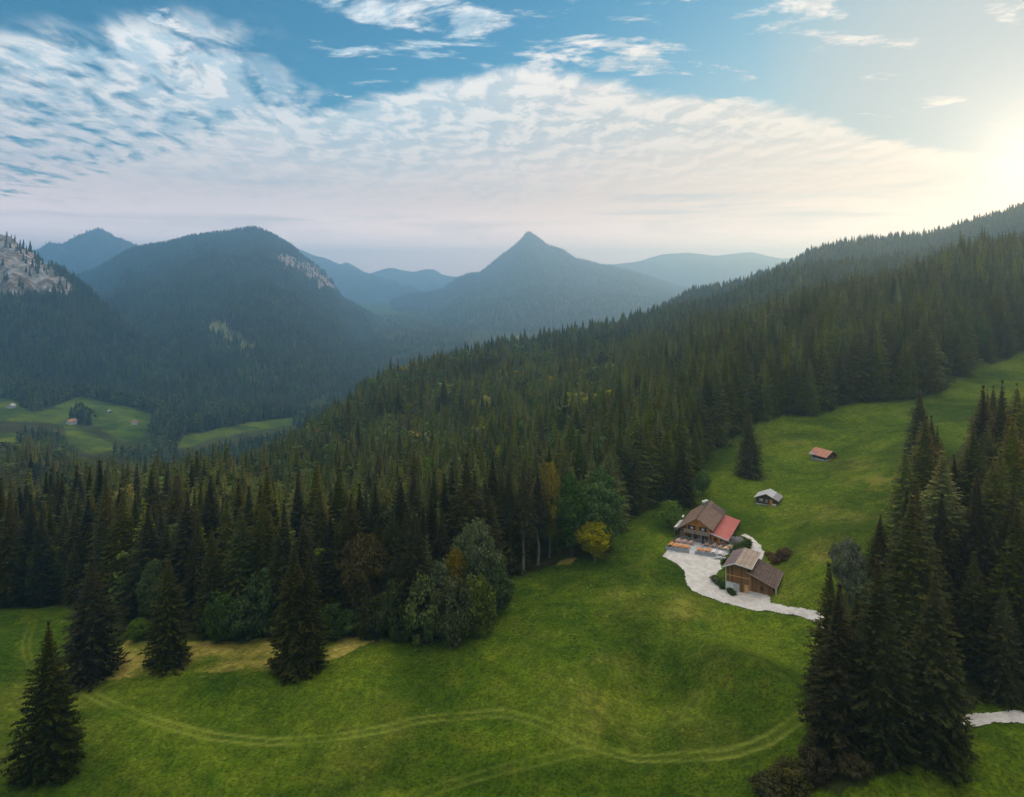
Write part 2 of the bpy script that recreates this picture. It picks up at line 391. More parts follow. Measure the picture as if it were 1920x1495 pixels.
def zc(px, py, z):            # surveyed point given by its height
    Y = (CAMZ - z) * F / (py - HY); return (px, Y, z)
def tc(px, py, Y, tree):      # surveyed crest: treetop line less the height of the wood
    return (px, Y, CAMZ - Y * (py - HY) / F - tree)
CTRL = [
 zc(-500,1700,-2), zc(0,1700,-1), zc(500,1700,0), zc(960,1700,1), zc(1450,1700,3), zc(1900,1700,6), zc(2400,1700,8),
 zc(0,1495,-2), zc(480,1495,-1), zc(960,1495,0), zc(1400,1495,2.5), zc(1650,1495,7), zc(1920,1495,7), zc(2300,1450,8), zc(-400,1450,-3),
 zc(90,1450,-1.5), zc(560,1255,-0.5), zc(170,1270,-2.5), zc(315,1245,-2), zc(0,1300,-2.5), zc(0,1140,-5), zc(-400,1140,-8), zc(230,1170,-3.5),
 zc(420,1200,-2), zc(700,1200,-0.5), zc(900,1180,0.5), zc(960,1080,1), zc(800,1350,-0.5), zc(1000,1250,1.0), zc(1100,1150,1.8), zc(1130,1040,2.5), zc(1165,980,3.5),
 zc(1200,1420,0.5), zc(1150,1080,2.8), zc(1242,1042,4), zc(1307,1016,4), zc(1355,1025,4), zc(1300,1080,3.6), zc(1360,1125,3.8), zc(1410,1132,4), zc(1480,1150,4.6), zc(1550,1170,5.4),
 zc(1460,1300,3.5), zc(1470,1180,3.6), zc(1350,1180,2.8), zc(1540,1110,8.5), zc(1500,1050,9), zc(1430,1000,6), zc(1400,960,5.6), zc(1270,960,4.2),
 zc(1440,945,6.5), zc(1553,858,10), zc(1405,893,7.6), zc(1330,850,6.5), zc(1450,782,15), zc(1600,755,20), zc(1700,748,21.5), zc(1830,690,29), zc(1900,665,33), zc(2150,650,38),
 zc(1560,990,12), zc(1620,930,13.5), zc(1660,860,16), zc(1640,1000,13), zc(1730,885,18), zc(1760,800,21), zc(1900,900,22), zc(2200,900,28),
 zc(1590,1420,7), zc(1750,1415,5.5), zc(1870,1345,8), zc(1885,1310,8), zc(2200,1330,10), zc(1700,1200,10), zc(1850,1130,14), zc(2200,1100,18), zc(1650,1075,12),
 tc(0,925,185,30), tc(200,900,230,28), tc(400,850,330,28), tc(560,790,450,28), tc(700,705,620,28), tc(840,660,760,28), tc(960,635,850,28), tc(1120,606,900,28),
 tc(1278,564,950,28), tc(1353,552,960,28), tc(1428,516,970,28), tc(1516,493,980,28), (1600,1000,88), (1712,1000,92), (1903,1000,110), (2200,1000,120),
 (560,200,-8), (560,300,-22), (400,230,-14), (300,190,-7), (750,220,-6), (750,350,-20), (750,480,-30), (960,230,-1.5), (960,300,-5), (960,420,-10), (960,620,-18), (1130,300,1), (1130,450,-3), (1130,650,-8),
 (1250,300,6), (1250,420,8), (1250,650,8), (1350,380,16), (1350,550,18), (1350,750,22),
 tc(1449,588,420,34), tc(1537,542,470,34), tc(1612,517,520,34), tc(1712,503,560,33), tc(1828,447,600,33), tc(1903,445,620,33), (2150,650,98),
 (1449,560,24), (1537,640,36), (1612,720,44), (1712,740,50), (1828,780,74), (1903,800,78), (2150,820,90),
 (200,320,-40), (0,260,-30), zc(60,915,-70), (-300,500,-70), zc(30,830,-110), zc(30,760,-110), zc(150,745,-120), zc(220,800,-130), zc(280,780,-135), zc(380,830,-150), zc(540,790,-155), (-400,1000,-100),
 (400,480,-85), (560,700,-125), (700,870,-125), (840,1080,-130), (960,1200,-125), (1120,1280,-110), (1278,1350,-85), (1428,1350,-10), (1516,1250,45), (1712,1300,100), (1903,1300,130), (2200,1300,140),
 (-400,1600,-120), (200,1500,-150), (560,1600,-155), (960,1700,-155), (1278,1800,-140), (1600,1800,-60), (1903,1800,0), (2200,1800,40),
 (-400,2800,-150), (400,2800,-155), (980,2770,-150), (1500,2800,-140), (2200,2800,-80),
 (-400,6000,-130), (750,6000,-120), (1900,6000,-120), (-400,17000,-50), (750,17000,-50), (1900,17000,-50),
]
CP = np.array(CTRL, float); WK = 0.7
CU = np.stack([(CP[:,0]-CX)/F, np.log(CP[:,1])*WK], 1); CT = (CP[:,2]-CAMZ)/CP[:,1]
def tps_k(r2): return np.where(r2 > 0, r2*np.log(np.maximum(r2, 1e-12)), 0.0)
def tps_fit():
    n = len(CU); r2 = ((CU[:,None]-CU[None])**2).sum(-1)
    A = np.zeros((n+3, n+3)); A[:n,:n] = tps_k(r2) + np.eye(n)*3e-4
    A[:n,n] = 1; A[:n,n+1:] = CU; A[n,:n] = 1; A[n+1:,:n] = CU.T
    return np.linalg.solve(A, np.concatenate([CT, np.zeros(3)]))
TW = tps_fit()
def bumpf(x, y, cx, cy_, rx, ry, ang, h):
    dx = x-cx; dy = y-cy_; c, s = cos(ang), sin(ang)
    return h*np.exp(-((dx*c+dy*s)/rx)**2 - ((-dx*s+dy*c)/ry)**2)
BUMPS = []
def height(x, y):
    x = np.asarray(x, float); y = np.asarray(y, float); sh = x.shape
    x = x.ravel(); y = np.maximum(y.ravel(), 12.0)
    u = np.clip(x/y, -1.15, 1.15); w = np.log(np.clip(y, 45, 17000))*WK
    out = np.empty_like(x)
    for k in range(0, len(x), 60000):
        sl = slice(k, k+60000); uu, ww = u[sl], w[sl]
        r2 = (uu[:,None]-CU[:,0])**2 + (ww[:,None]-CU[:,1])**2
        t = tps_k(r2) @ TW[:len(CU)] + TW[len(CU)] + TW[len(CU)+1]*uu + TW[len(CU)+2]*ww
        out[sl] = CAMZ + t*np.clip(y[sl], 45, 17000)
    z = out
    for b in BUMPS: z = z + bumpf(x, y, *b)
    amp = np.clip(y/200, 0.5, 6)
    z = z + fbm(x/28, y/28, 3, 3)*1.5 + fbm(x/5.5, y/5.5, 3, 9)*0.22 + fbm(x/150, y/150, 3, 20)*amp
    return z.reshape(sh)
YS = np.exp(np.linspace(np.log(50), np.log(9000), 1500))
def at(px, py):
    """ground point seen at a photo pixel"""
    u = (px-CX)/F; zz = CAMZ - YS*(py-HY)/F; g = height(u*YS, YS)
    i = int(np.argmax(g >= zz))
    if g[i] < zz[i]: i = len(YS)-1
    if i == 0: Y = YS[0]
    else:
        a = g[i-1]-zz[i-1]; b = g[i]-zz[i]; Y = YS[i-1] + (YS[i]-YS[i-1])*(-a)/(b-a)
    return (u*Y, Y, float(height(np.array([u*Y]), np.array([Y]))[0]))
def poly_at(pts, dens=1): return np.array([at(*p)[:2] for p in pts])
def hz(x, y): return float(height(np.array([x]), np.array([y]))[0])
# mounds and hollows of the near meadow
for (px, py, rx, ry, ang, h) in [(1390,1280,8,15,0.35,5.0), (1230,1290,5.5,20,-0.45,-3.2), (1100,1270,9,20,-0.4,1.3), (1520,1100,10,6,0.3,1.5), (1570,1010,16,5,0.25,1.8), (1450,1400,14,5,0.1,-1.2), (1690,1450,10,5,0.2,1.6)]:
    q = at(px, py); BUMPS.append((q[0], q[1], rx, ry, ang, h))

def inpoly(x, y, P):
    r = np.zeros(x.shape, bool); n = len(P)
    for i in range(n):
        x0, y0 = P[i]; x1, y1 = P[(i+1) % n]
        c = (y0 > y) != (y1 > y)
        with np.errstate(divide='ignore', invalid='ignore'):
            r ^= c & (x < (x1-x0)*(y-y0)/(y1-y0+1e-12) + x0)
    return r
def dline(x, y, L):
    d = np.full(x.shape, 1e9)
    for (x0, y0), (x1, y1) in zip(L[:-1], L[1:]):
        dx, dy = x1-x0, y1-y0; t = np.clip(((x-x0)*dx+(y-y0)*dy)/(dx*dx+dy*dy+1e-9), 0, 1)
        d = np.minimum(d, np.hypot(x-x0-t*dx, y-y0-t*dy))
    return d
def spline(P, n=12):
    P = np.asarray(P, float); out = []
    for i in range(len(P)-1):
        p0 = P[max(i-1,0)]; p1 = P[i]; p2 = P[i+1]; p3 = P[min(i+2,len(P)-1)]
        for t in np.linspace(0, 1, n, endpoint=False):
            out.append(.5*((2*p1)+(-p0+p2)*t+(2*p0-5*p1+4*p2-p3)*t*t+(-p0+3*p1-3*p2+p3)*t**3))
    out.append(P[-1]); return np.array(out)

MEADOW = poly_at([(-420,1145),(-150,1142),(0,1140),(120,1138),(230,1168),(270,1200),(400,1198),(500,1192),(620,1192),(700,1198),(800,1203),(880,1185),(935,1120),(960,1082),(1060,1047),(1130,1042),(1165,985),(1200,962),(1255,935),(1310,915),(1328,850),(1390,812),(1440,783),(1530,779),(1600,754),(1700,752),(1765,737),(1830,690),(1925,655),(2100,640),
  (2100,715),(1950,742),(1850,788),(1785,858),(1735,905),(1705,960),(1640,1040),(1590,1100),(1545,1180),(1535,1300),(1515,1420),(1460,1480),(1420,1600),(1420,1740),(-500,1740)])
CORNER = poly_at([(1420,1740),(1440,1500),(1530,1495),(1640,1450),(1790,1400),(1815,1350),(1830,1315),(1960,1318),(2400,1300),(2400,1740)])
YARD = poly_at([(1242,1042),(1250,1047),(1262,1053),(1279,1066),(1286,1080),(1288,1093),(1297,1108),(1320,1118),(1361,1131),(1406,1142),(1462,1150),(1505,1158),(1535,1170),(1555,1188),(1590,1215),(1600,1206),(1585,1180),(1555,1158),(1520,1144),(1471,1137),(1442,1133),(1445,1120),(1400,1095),(1361,1100),(1340,1086),(1352,1066),(1350,1054),(1344,1047),(1302,1040),(1250,1034)])
SPUR = poly_at([(1400,1044),(1407,1030),(1411,1018),(1400,1008),(1388,1005),(1398,1001),(1412,1008),(1422,1021),(1431,1035),(1428,1050),(1415,1056)])
LANE = poly_at([(1575,1190),(1582,1270),(1620,1340),(1700,1366),(1780,1368),(1850,1357),(1920,1355),(2300,1352),(2300,1330),(1920,1335),(1850,1337),(1780,1345),(1700,1342),(1640,1318),(1604,1262),(1600,1195)])
TERR = poly_at([(1250,1034),(1302,1040),(1344,1047),(1374,1036),(1380,1020),(1356,1012),(1276,1006),(1264,1018)])
DRY = poly_at([(150,1280),(215,1225),(245,1195),(330,1203),(480,1197),(620,1192),(715,1196),(640,1232),(520,1258),(420,1262),(300,1262),(210,1275)])
DRY2 = poly_at([(1045,1052),(1080,1046),(1075,1056),(1035,1062)])
TRACKS = [spline(poly_at(p)) for p in [
  [(150,1290),(250,1337),(330,1363),(430,1384),(560,1389),(700,1370),(830,1345),(930,1337),(1000,1351),(1080,1387),(1150,1410),(1250,1420),(1350,1414),(1430,1392),(1500,1345)],
  [(760,1500),(900,1455),(1000,1428),(1110,1406)], [(62,1165),(48,1210),(60,1250)], [(1220,1260),(1250,1200),(1240,1130),(1210,1080),(1215,1030)]]]
VALLEY_PX = [
  [(-60,748),(20,748),(60,775),(100,762),(150,742),(215,758),(300,782),(282,808),(262,826),(235,830),(200,812),(150,778),(130,790),(150,805),(200,828),(228,845),(170,852),(128,832),(120,800),(80,790),(-60,790)],
  [(310,845),(345,818),(420,802),(480,790),(575,782),(600,786),(480,808),(400,822),(350,840)],
  [(-60,925),(40,905),(90,898),(85,916),(-60,935)], [(-60,815),(30,812),(45,832),(-60,840)]]
VALLEY = [poly_at(p) for p in VALLEY_PX]
FIELD = poly_at([(948,640),(960,632),(985,630),(986,645),(950,648)])

def sub_uniform(a, b, step): return np.linspace(a, b, max(2, int((b-a)/step)))
def build_ground():
    us = np.concatenate([np.linspace(-2.4, -0.98, 18)[:-1], sub_uniform(-0.98, 0.98, 0.0034), np.linspace(0.98, 2.4, 18)[1:]])
    w = [math.log(14)]
    while w[-1] < math.log(12000):
        Y = math.exp(w[-1]); w.append(w[-1] + (0.03 if Y < 55 else 0.0046 if Y < 300 else 0.009 if Y < 1400 else 0.03))
    Y = np.exp(np.array(w)); U, YY = np.meshgrid(us, Y); X = np.clip(U*YY, -13500, 13500) + U*0.5
    Z = height(X, YY)
    roadm = inpoly(X, YY, YARD) | inpoly(X, YY, SPUR) | inpoly(X, YY, LANE) | inpoly(X, YY, TERR)
    Z = Z - roadm*0.22
    mask = np.zeros(X.shape + (4,), np.float32); mask[..., 3] = 1
    dry = inpoly(X, YY, DRY) | inpoly(X, YY, DRY2)
    nn = fbm(X/6, YY/6, 4, 31)
    mask[..., 0] = dry*np.clip(0.75+nn*1.3, 0, 1)
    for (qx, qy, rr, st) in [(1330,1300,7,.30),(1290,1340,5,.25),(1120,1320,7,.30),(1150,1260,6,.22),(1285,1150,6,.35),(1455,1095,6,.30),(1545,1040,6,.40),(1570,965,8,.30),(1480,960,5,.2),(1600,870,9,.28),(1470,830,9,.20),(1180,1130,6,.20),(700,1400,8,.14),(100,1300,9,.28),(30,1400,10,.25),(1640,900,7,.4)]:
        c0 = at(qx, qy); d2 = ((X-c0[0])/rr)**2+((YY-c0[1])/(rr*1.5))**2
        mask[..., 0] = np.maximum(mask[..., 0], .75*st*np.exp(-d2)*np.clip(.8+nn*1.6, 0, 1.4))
    for L, wd in zip(TRACKS, (0.85, 0.95, 0.6, 0.7)):
        bb = (X > L[:,0].min()-4) & (X < L[:,0].max()+4) & (YY > L[:,1].min()-4) & (YY < L[:,1].max()+4)
        d = np.full(X.shape, 1e3); d[bb] = dline(X[bb], YY[bb], L)
        rut = np.exp(-((d-wd)/0.30)**2) + 0.15*np.exp(-(d/1.4)**2)
        mask[..., 1] = np.maximum(mask[..., 1], rut*np.clip(0.75+fbm(X/9, YY/9, 3, 77)*1.2, 0.15, 1)*{.85: .58, .95: .25, .6: .3, .7: .12}[wd])
        Z = Z - 0.10*np.exp(-((d-wd)/0.4)**2)
    jx = X+fbm(X/4, YY/4, 3, 91)*3; jy = YY+fbm(X/4, YY/4, 3, 95)*3
    open_ = inpoly(jx, jy, MEADOW) | inpoly(jx, jy, CORNER) | (YY < 60)
    for P in VALLEY: open_ |= inpoly(X, YY, P)
    fl = inpoly(X, YY, FIELD); open_ |= fl; mask[..., 0] = np.maximum(mask[..., 0], fl*0.55)
    open_ |= (YY > 4500) & (fbm(X/500, YY/700, 3, 41) > 0.05)
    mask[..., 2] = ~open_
    ny, nx = X.shape; idx = np.arange(nx*ny).reshape(ny, nx)
    Q = np.stack([idx[:-1,:-1], idx[:-1,1:], idx[1:,1:], idx[1:,:-1]], -1).reshape(-1, 4)
    me = mesh_np('ground', np.stack([X, YY, Z], -1).reshape(-1, 3), Q, 'meadow_and_forest_floor', True)
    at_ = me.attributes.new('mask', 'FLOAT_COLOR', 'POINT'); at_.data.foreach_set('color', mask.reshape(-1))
    tag(link('ground', me), kind='structure')
build_ground()

def drape(name, P, m, step, lift):
    x0, y0 = P.min(0)-1; x1, y1 = P.max(0)+1
    gx = np.arange(x0, x1, step); gy = np.arange(y0, y1, step); X, Y = np.meshgrid(gx, gy)
    X = X + fbm(X/1.3, Y/1.3, 2, 5)*0.25; Y = Y + fbm(X/1.3, Y/1.3, 2, 6)*0.25
    cx = (X[:-1,:-1]+X[1:,1:])/2; cy_ = (Y[:-1,:-1]+Y[1:,1:])/2
    keep = inpoly(cx + fbm(cx/2.2, cy_/2.2, 4, 12)*0.65, cy_ + fbm(cx/2.2, cy_/2.2, 4, 14)*0.65, P)
    ny, nx = X.shape; idx = np.arange(nx*ny).reshape(ny, nx)
    Q = np.stack([idx[:-1,:-1], idx[:-1,1:], idx[1:,1:], idx[1:,:-1]], -1)[keep]
    used, inv = np.unique(Q.ravel(), return_inverse=True)
    xx, yy = X.ravel()[used], Y.ravel()[used]
    V = np.stack([xx, yy, height(xx, yy)+lift], -1)
    return tag(link(name, mesh_np(name, V, inv.reshape(-1, 4), m, True)), kind='structure')
drape('gravel_yard', YARD, 'gravel', 0.22, 0.05)
drape('gravel_path', SPUR, 'gravel', 0.22, 0.054)
drape('gravel_lane', LANE, 'gravel', 0.25, 0.046)
drape('terrace_paving', TERR, 'terrace_paving', 0.35, 0.07)

# ------------------------------------------------------------------ mountains
RNG = np.random.default_rng(7)
class Ridge:
    """a mountain: crest line (photo column, row, distance), a front foot and a back foot"""
    def __init__(s, name, crest, foot, back, base, tree=0, p=1.0, gully=1.0, du=0.004, ns=90, seed=1, rock=None, grass=None, end=0.06, far=1.0):
        c = np.array(crest, float); c[:,2] *= far; cu = (c[:,0]-CX)/F; czv = CAMZ + c[:,2]*(HY-c[:,1])/F - tree
        u = np.arange(cu[0]-end, cu[-1]+end+1e-6, du)
        ez = np.concatenate([[base-30], czv, [base-30]]); eu = np.concatenate([[cu[0]-end], cu, [cu[-1]+end]])
        ey = np.concatenate([[c[0,2]], c[:,2], [c[-1,2]]])
        zcr = np.interp(u, eu, ez); ycr = np.interp(u, eu, ey)
        fu = (np.array(foot, float)[:,0]-CX)/F; yf = np.interp(u, fu, np.array(foot, float)[:,1])
        yf = np.minimum(yf*(far if far == 1.37 or seed == 14 else 1), ycr-60)
        sv = np.concatenate([np.linspace(0, 1, ns), 1+np.linspace(0, 1, 24)[1:]])
        U, S = np.meshgrid(u, sv); YC = ycr[None]; YF = yf[None]; ZC = zcr[None]
        fr = S <= 1
        Y = np.where(fr, YF+(YC-YF)*S, YC+(S-1)*back)
        prof = np.where(fr, np.clip(S, 0, 1)**p, np.clip(2-S, 0, 1))
        Z = base + (ZC-base)*prof
        X = U*Y; L = (ycr-yf).mean()
        win = np.where(fr, np.clip(S*(1-S)*4, 0, 1)**0.8, np.clip((S-1)*2, 0, 1))
        rid = 0.5-np.abs(fbm(U*F/90.0+seed*3+S*.8, S*1.6+seed, 4, seed))*1.4
        Z = Z + win*gully*L*0.10*(rid-0.15) + win*gully*L*0.05*fbm(X/(L*.22), Y/(L*.22), 4, seed+50)
        Z = Z + np.where(S > 0.9, 1, 0)*0 + fbm(X/(L*.05), Y/(L*.05), 3, seed+90)*L*0.010*np.clip(win, .25, 1)
        PXX = CX+F*X/Y; PYY = HY+F*(CAMZ-Z)/Y
        mask = np.zeros(X.shape+(4,), np.float32); mask[..., 3] = 1
        jx = fbm(PXX/9, PYY/9, 3, 5)*14; jy = fbm(PXX/9, PYY/9, 3, 8)*14
        if rock is not None:
            for P in rock: mask[..., 0] = np.maximum(mask[..., 0], (inpoly(PXX+jx, PYY+jy, P) & (S < 1.15)))
        if grass is not None:
            for P in grass: mask[..., 1] = np.maximum(mask[..., 1], (inpoly(PXX+jx, PYY+jy, P) & (S < 1.15)))
        ny, nx = X.shape; idx = np.arange(nx*ny).reshape(ny, nx)
        Q = np.stack([idx[:-1,:-1], idx[:-1,1:], idx[1:,1:], idx[1:,:-1]], -1).reshape(-1, 4)
        me = mesh_np(name, np.stack([X, Y, Z], -1).reshape(-1, 3), Q, 'mountain_ground', True)
        a = me.attributes.new('mask', 'FLOAT_COLOR', 'POINT'); a.data.foreach_set('color', mask.reshape(-1))
        tag(link(name, me), kind='structure')
        s.X, s.Y, s.Z, s.mask, s.S = X, Y, Z, mask, S
    def sample(s, area, smax=1.02):
        """points spread evenly over the wooded part of the slope, one for each `area` square metres"""
        P = np.stack([s.X, s.Y, s.Z], -1); A, B, C, D = P[:-1,:-1], P[:-1,1:], P[1:,1:], P[1:,:-1]
        ar = 0.5*np.linalg.norm(np.cross(C-A, D-B), axis=-1); ar = ar*(s.S[:-1,:-1] < smax)
        bad = np.maximum(s.mask[:-1,:-1,0]*0.94, s.mask[:-1,:-1,1]*0.93); ar = ar*(1-bad)
        n = int(ar.sum()/area); k = RNG.choice(ar.size, n, p=(ar/ar.sum()).ravel()); i, j = np.unravel_index(k, ar.shape)
        a, b = RNG.random((2, n))[..., None]
        return (A[i,j]*(1-a)+B[i,j]*a)*(1-b) + (D[i,j]*(1-a)+C[i,j]*a)*b
far_kw = dict(ns=50, du=0.005)
Ridge('distant_ridge', [(-500,470,10500),(200,480,10500),(480,470,10000),(563,468,9500),(590,480,9500),(607,483,9500),(640,497,9400),(680,512,9200),(733,527,9000),(763,543,8800),(790,556,8700)], [(-500,7600),(800,7400)], 1200, -150, seed=11, gully=1.2, **far_kw)
Ridge('distant_ridge', [(600,510,11300),(630,497,11300),(650,492,11300),(667,500,11300),(690,514,11300),(733,502,11300),(760,508,11300),(777,510,11300),(797,505,11300),(813,505,11300),(830,515,11300),(847,520,11300),(900,524,11300),(1000,520,11300)], [(500,9300),(1000,9300)], 300, -150, seed=12, gully=1.0, **far_kw)
Ridge('distant_ridge', [(1080,515,7800),(1139,497,7800),(1195,491,7800),(1241,477,7800),(1287,474,7800),(1320,477,7800),(1341,480,7800),(1374,476,7800),(1407,473,7800),(1445,481,7800),(1466,485,7800),(1700,478,7800),(2100,472,7800),(2600,475,7800)], [(1000,6000),(2600,5600)], 1000, -150, seed=13, gully=1.1, far=1.37, **far_kw)
R_PEAKL = Ridge('far_peak', [(-300,470,3900),(0,475,3900),(60,470,3900),(75,464,3900),(90,454,3900),(117,455,3900),(140,442,3900),(172,429,3900),(185,425,3900),(195,429,3900),(212,440,3900),(225,445,3900),(250,455,3950),(300,475,4000),(420,520,4000)], [(-300,2900),(420,2900)], 900, -150, tree=12, seed=14, gully=0.5, far=1.5)
R_PEAK = Ridge('pointed_mountain', [(715,588,4300),(737,560,4350),(770,549,4400),(800,547,4500),(830,541,4600),(853,523,4650),(880,511,4700),(900,509,4700),(913,498,4700),(947,471,4700),(973,451,4700),(985,436,4700),(990,432,4700),(996,434,4700),(1010,443,4700),(1027,458,4700),(1053,464,4700),(1080,482,4700),(1103,487,4700),(1120,493,4700),(1182,506,4750),(1245,527,4800),(1278,536,4800),(1400,560,4800)], [(700,5200),(760,3900),(830,3100),(900,2950),(1050,2950),(1300,2700)], 1300, -168, tree=12, p=1.25, seed=15, gully=0.2, far=1.5, ns=110)
CLIFF = np.array([(508,480),(560,484),(592,500),(620,522),(640,558),(612,545),(585,527),(560,512),(530,500)], float)
CLEAR = [np.array([(398,605),(425,612),(470,650),(482,668),(455,662),(410,632),(385,628)], float), np.array([(422,652),(450,656),(470,672),(425,664)], float)]
R_LEFT = Ridge('forested_mountain', [(60,560,2150),(147,512,2150),(182,502,2150),(212,482,2150),(237,467,2150),(270,457,2150),(312,451,2150),(350,440,2150),(425,429,2150),(475,422,2150),(500,429,2180),(547,457,2250),(567,476,2300),(603,500,2330),(617,516,2350),(633,538,2370),(640,554,2380),(687,580,2430),(727,601,2480),(747,616,2500),(800,640,2550)], [(-200,1150),(150,1200),(300,1130),(400,1090),(500,1150),(560,1260),(620,1450),(680,1750),(740,2150),(800,2420)], 900, -165, tree=20, p=1.0, seed=16, gully=0.3, far=1.75, ns=130, rock=[CLIFF], grass=CLEAR)
SCREE = np.array([(-80,430),(20,440),(45,455),(80,490),(120,520),(138,545),(105,556),(70,552),(20,556),(-80,575)], float)
R_ROCK = Ridge('rocky_mountain', [(-700,330,1450),(-300,380,1450),(-100,410,1450),(0,428,1450),(15,432,1450),(27,438,1450),(37,449,1450),(62,463,1450),(77,478,1440),(95,488,1430),(115,498,1420),(140,515,1410),(200,570,1380),(300,655,1330),(390,730,1250)], [(-700,1000),(0,1120),(200,1180),(300,1120),(400,1080)], 500, -165, tree=14, p=0.95, seed=17, gully=1.0, far=1.12, ns=110, rock=[SCREE])
R_BACK = Ridge('forested_ridge', [(1200,600,1500),(1245,566,1520),(1295,538,1540),(1337,530,1560),(1400,518,1570),(1437,503,1580),(1482,486,1590),(1516,465,1600),(1557,453,1600),(1624,440,1600),(1703,436,1600),(1770,425,1600),(1849,398,1600),(1912,380,1600),(2050,345,1600),(2300,330,1600),(2700,360,1600)], [(1200,1380),(1400,1220),(1600,1120),(2000,1060),(2700,1060)], 800, -90, tree=22, p=0.9, seed=18, gully=0.55, ns=80)

# ------------------------------------------------------------------ trees
def quads_mesh(name, A, m): return mesh_np(name, A.reshape(-1, 3), np.arange(len(A)*4).reshape(-1, 4), m)
def spruce_crown(name, seed, H=26.0, R=4.0, nw=36, nb=11, ns=7, bare=0.04, expo=0.8, m='spruce_needles', hang=0.6, fat=1.0, twin=False):
    r = random.Random(seed); q = []
    def sprig(p, a, l, w, dz, tilt):
        d = np.array((cos(a), sin(a), dz)); sd = np.array((-sin(a), cos(a), tilt))
        q.append([p - d*l*0.1, p + d*l*.45 - sd*w*.5 + (0, 0, -.16*w), p + d*l, p + d*l*.45 + sd*w*.5 + (0, 0, -.16*w)])
    lean = r.uniform(-.25, .25), r.uniform(-.25, .25)
    lob = [r.uniform(0, 6.28) for _ in range(3)]
    for i in range(nw):
        t = ((i + r.uniform(.1, .9))/nw)**0.92; z = H*(bare + (1-bare)*t)
        rad = R*(.22*(1-t)**expo + .78*(1-t**1.75))*(1-t**7)*min(1.0, .70+t*3.2)*r.uniform(.86, 1.12) + .10
        n = max(4, int(nb*(.38+.62*(1-t)) + r.uniform(-1, 1)))
        a0 = r.uniform(0, 6.28)
        for k in range(n):
            a = a0 + 6.283*k/n + r.uniform(-.25, .25)
            L = rad*r.uniform(.72, 1.10)*(1+.12*cos(2*a+lob[0]))*(1+.10*cos(3*a+lob[1]+4*t))
            if r.random() < .06: L *= 1.12
            el = math.radians(-24 + 62*t + r.uniform(-9, 9))
            m_ = max(2, int(ns*(.35+.65*L/R)))
            for j in range(m_):
                s = .28 + .72*(j+r.uniform(.2, .8))/m_
                hx = L*s*cos(el); zz = z + L*s*sin(el) - .14*L*s*s + .10*L*s**4
                p = np.array((hx*cos(a)+lean[0]*t, hx*sin(a)+lean[1]*t, zz))
                side = r.choice((-1, 1))*r.uniform(.15, .95)
                l = (.12*L+.28)*r.uniform(.7, 1.2)*fat; w = l*r.uniform(.38, .60)
                sprig(p, a+side, l, w, r.uniform(-.40, .22), r.uniform(-.5, .5))
                if r.random() < hang:
                    l2 = l*r.uniform(.6, .95); aa = a+r.uniform(-.9, .9); sd = np.array((-sin(aa), cos(aa), 0))*w*.42
                    o = np.array((cos(aa), sin(aa), 0))*l2*.22
                    q.append([p, p+o*.6-sd-(0, 0, l2*.45), p+o-(0, 0, l2), p+o*.6+sd-(0, 0, l2*.45)])
    for k in range(5): sprig(np.array((lean[0], lean[1], H-.7)), k*1.257, .45, .25, 1.6, 0)
    # shaded inner body of twigs
    n = 9; nr = 7; core = []
    ring = []
    for i in range(nr):
        t = i/(nr-1); rr = R*.55*(1-t**1.3)+.03; z = H*(bare+.03 + (.93-bare)*t)
        ring.append([(rr*cos(6.283*k/n)*r.uniform(.75, 1.2), rr*sin(6.283*k/n)*r.uniform(.75, 1.2), z) for k in range(n)])
    for i in range(nr-1):
        for k in range(n): core.append([ring[i][k], ring[i][(k+1) % n], ring[i+1][(k+1) % n], ring[i+1][k]])
    A = np.array([[np.asarray(v, float) for v in f] for f in q] + [[np.asarray(v, float) for v in f] for f in core])
    if twin:
        B = A.copy(); B[..., :2] *= .72; B[..., 0] += R*.42; B[..., 2] *= .93; A[..., 0] -= R*.15; A = np.concatenate([A, B])
    return quads_mesh(name, A, m)
def low_spruce(name, seed, H, R, m, tiers=5, n=7):
    r = random.Random(seed); V = []; Q = []
    for i in range(tiers):
        t = i/tiers; z0 = H*(.02+.98*t); z1 = min(H, z0+H*(1.0/tiers)*1.9); rr = R*(1-t)**.85
        k0 = len(V)
        for k in range(n):
            a = 6.283*k/n + r.uniform(-.3, .3) + i; q = rr*r.uniform(.65, 1.15)
            V.append((q*cos(a), q*sin(a), z0+r.uniform(-.05, .03)*H))
        V.append((r.uniform(-.1, .1), r.uniform(-.1, .1), z1))
        for k in range(n): Q.append((k0+k, k0+(k+1) % n, k0+n))
    return mesh_np(name, V, Q, m)
def trunk_mesh(name, seed, H, r0, m='bark', limbs=0, top=.92, spread=1.0, low=.3):
    r = random.Random(seed); b = MB(); pts = [(0, 0, -.8)]; k = 5
    for i in range(1, k+1): pts.append((r.uniform(-.012, .012)*H, r.uniform(-.012, .012)*H, H*top*i/k))
    for i in range(k): b.tube(pts[i], pts[i+1], r0*(1-i/k*.93)*(1.25 if i == 0 else 1), r0*(1-(i+1)/k*.93), 7)
    for _ in range(limbs):
        t = r.uniform(low, .85); a = r.uniform(0, 6.283); L = H*.30*spread*(1.1-t); z = H*top*t
        e = (L*cos(a), L*sin(a), z+L*r.uniform(.5, 1.1)); b.tube((0, 0, z), e, r0*(1-t)*.5, r0*.10, 5)
        for _ in range(2):
            a2 = a+r.uniform(-1, 1); s = r.uniform(.4, .8); mpt = (e[0]*s, e[1]*s, z+(e[2]-z)*s)
            b.tube(mpt, (mpt[0]+L*.45*cos(a2), mpt[1]+L*.45*sin(a2), mpt[2]+L*.45), r0*(1-t)*.22, r0*.06, 4)
    return b.mesh(name, m)
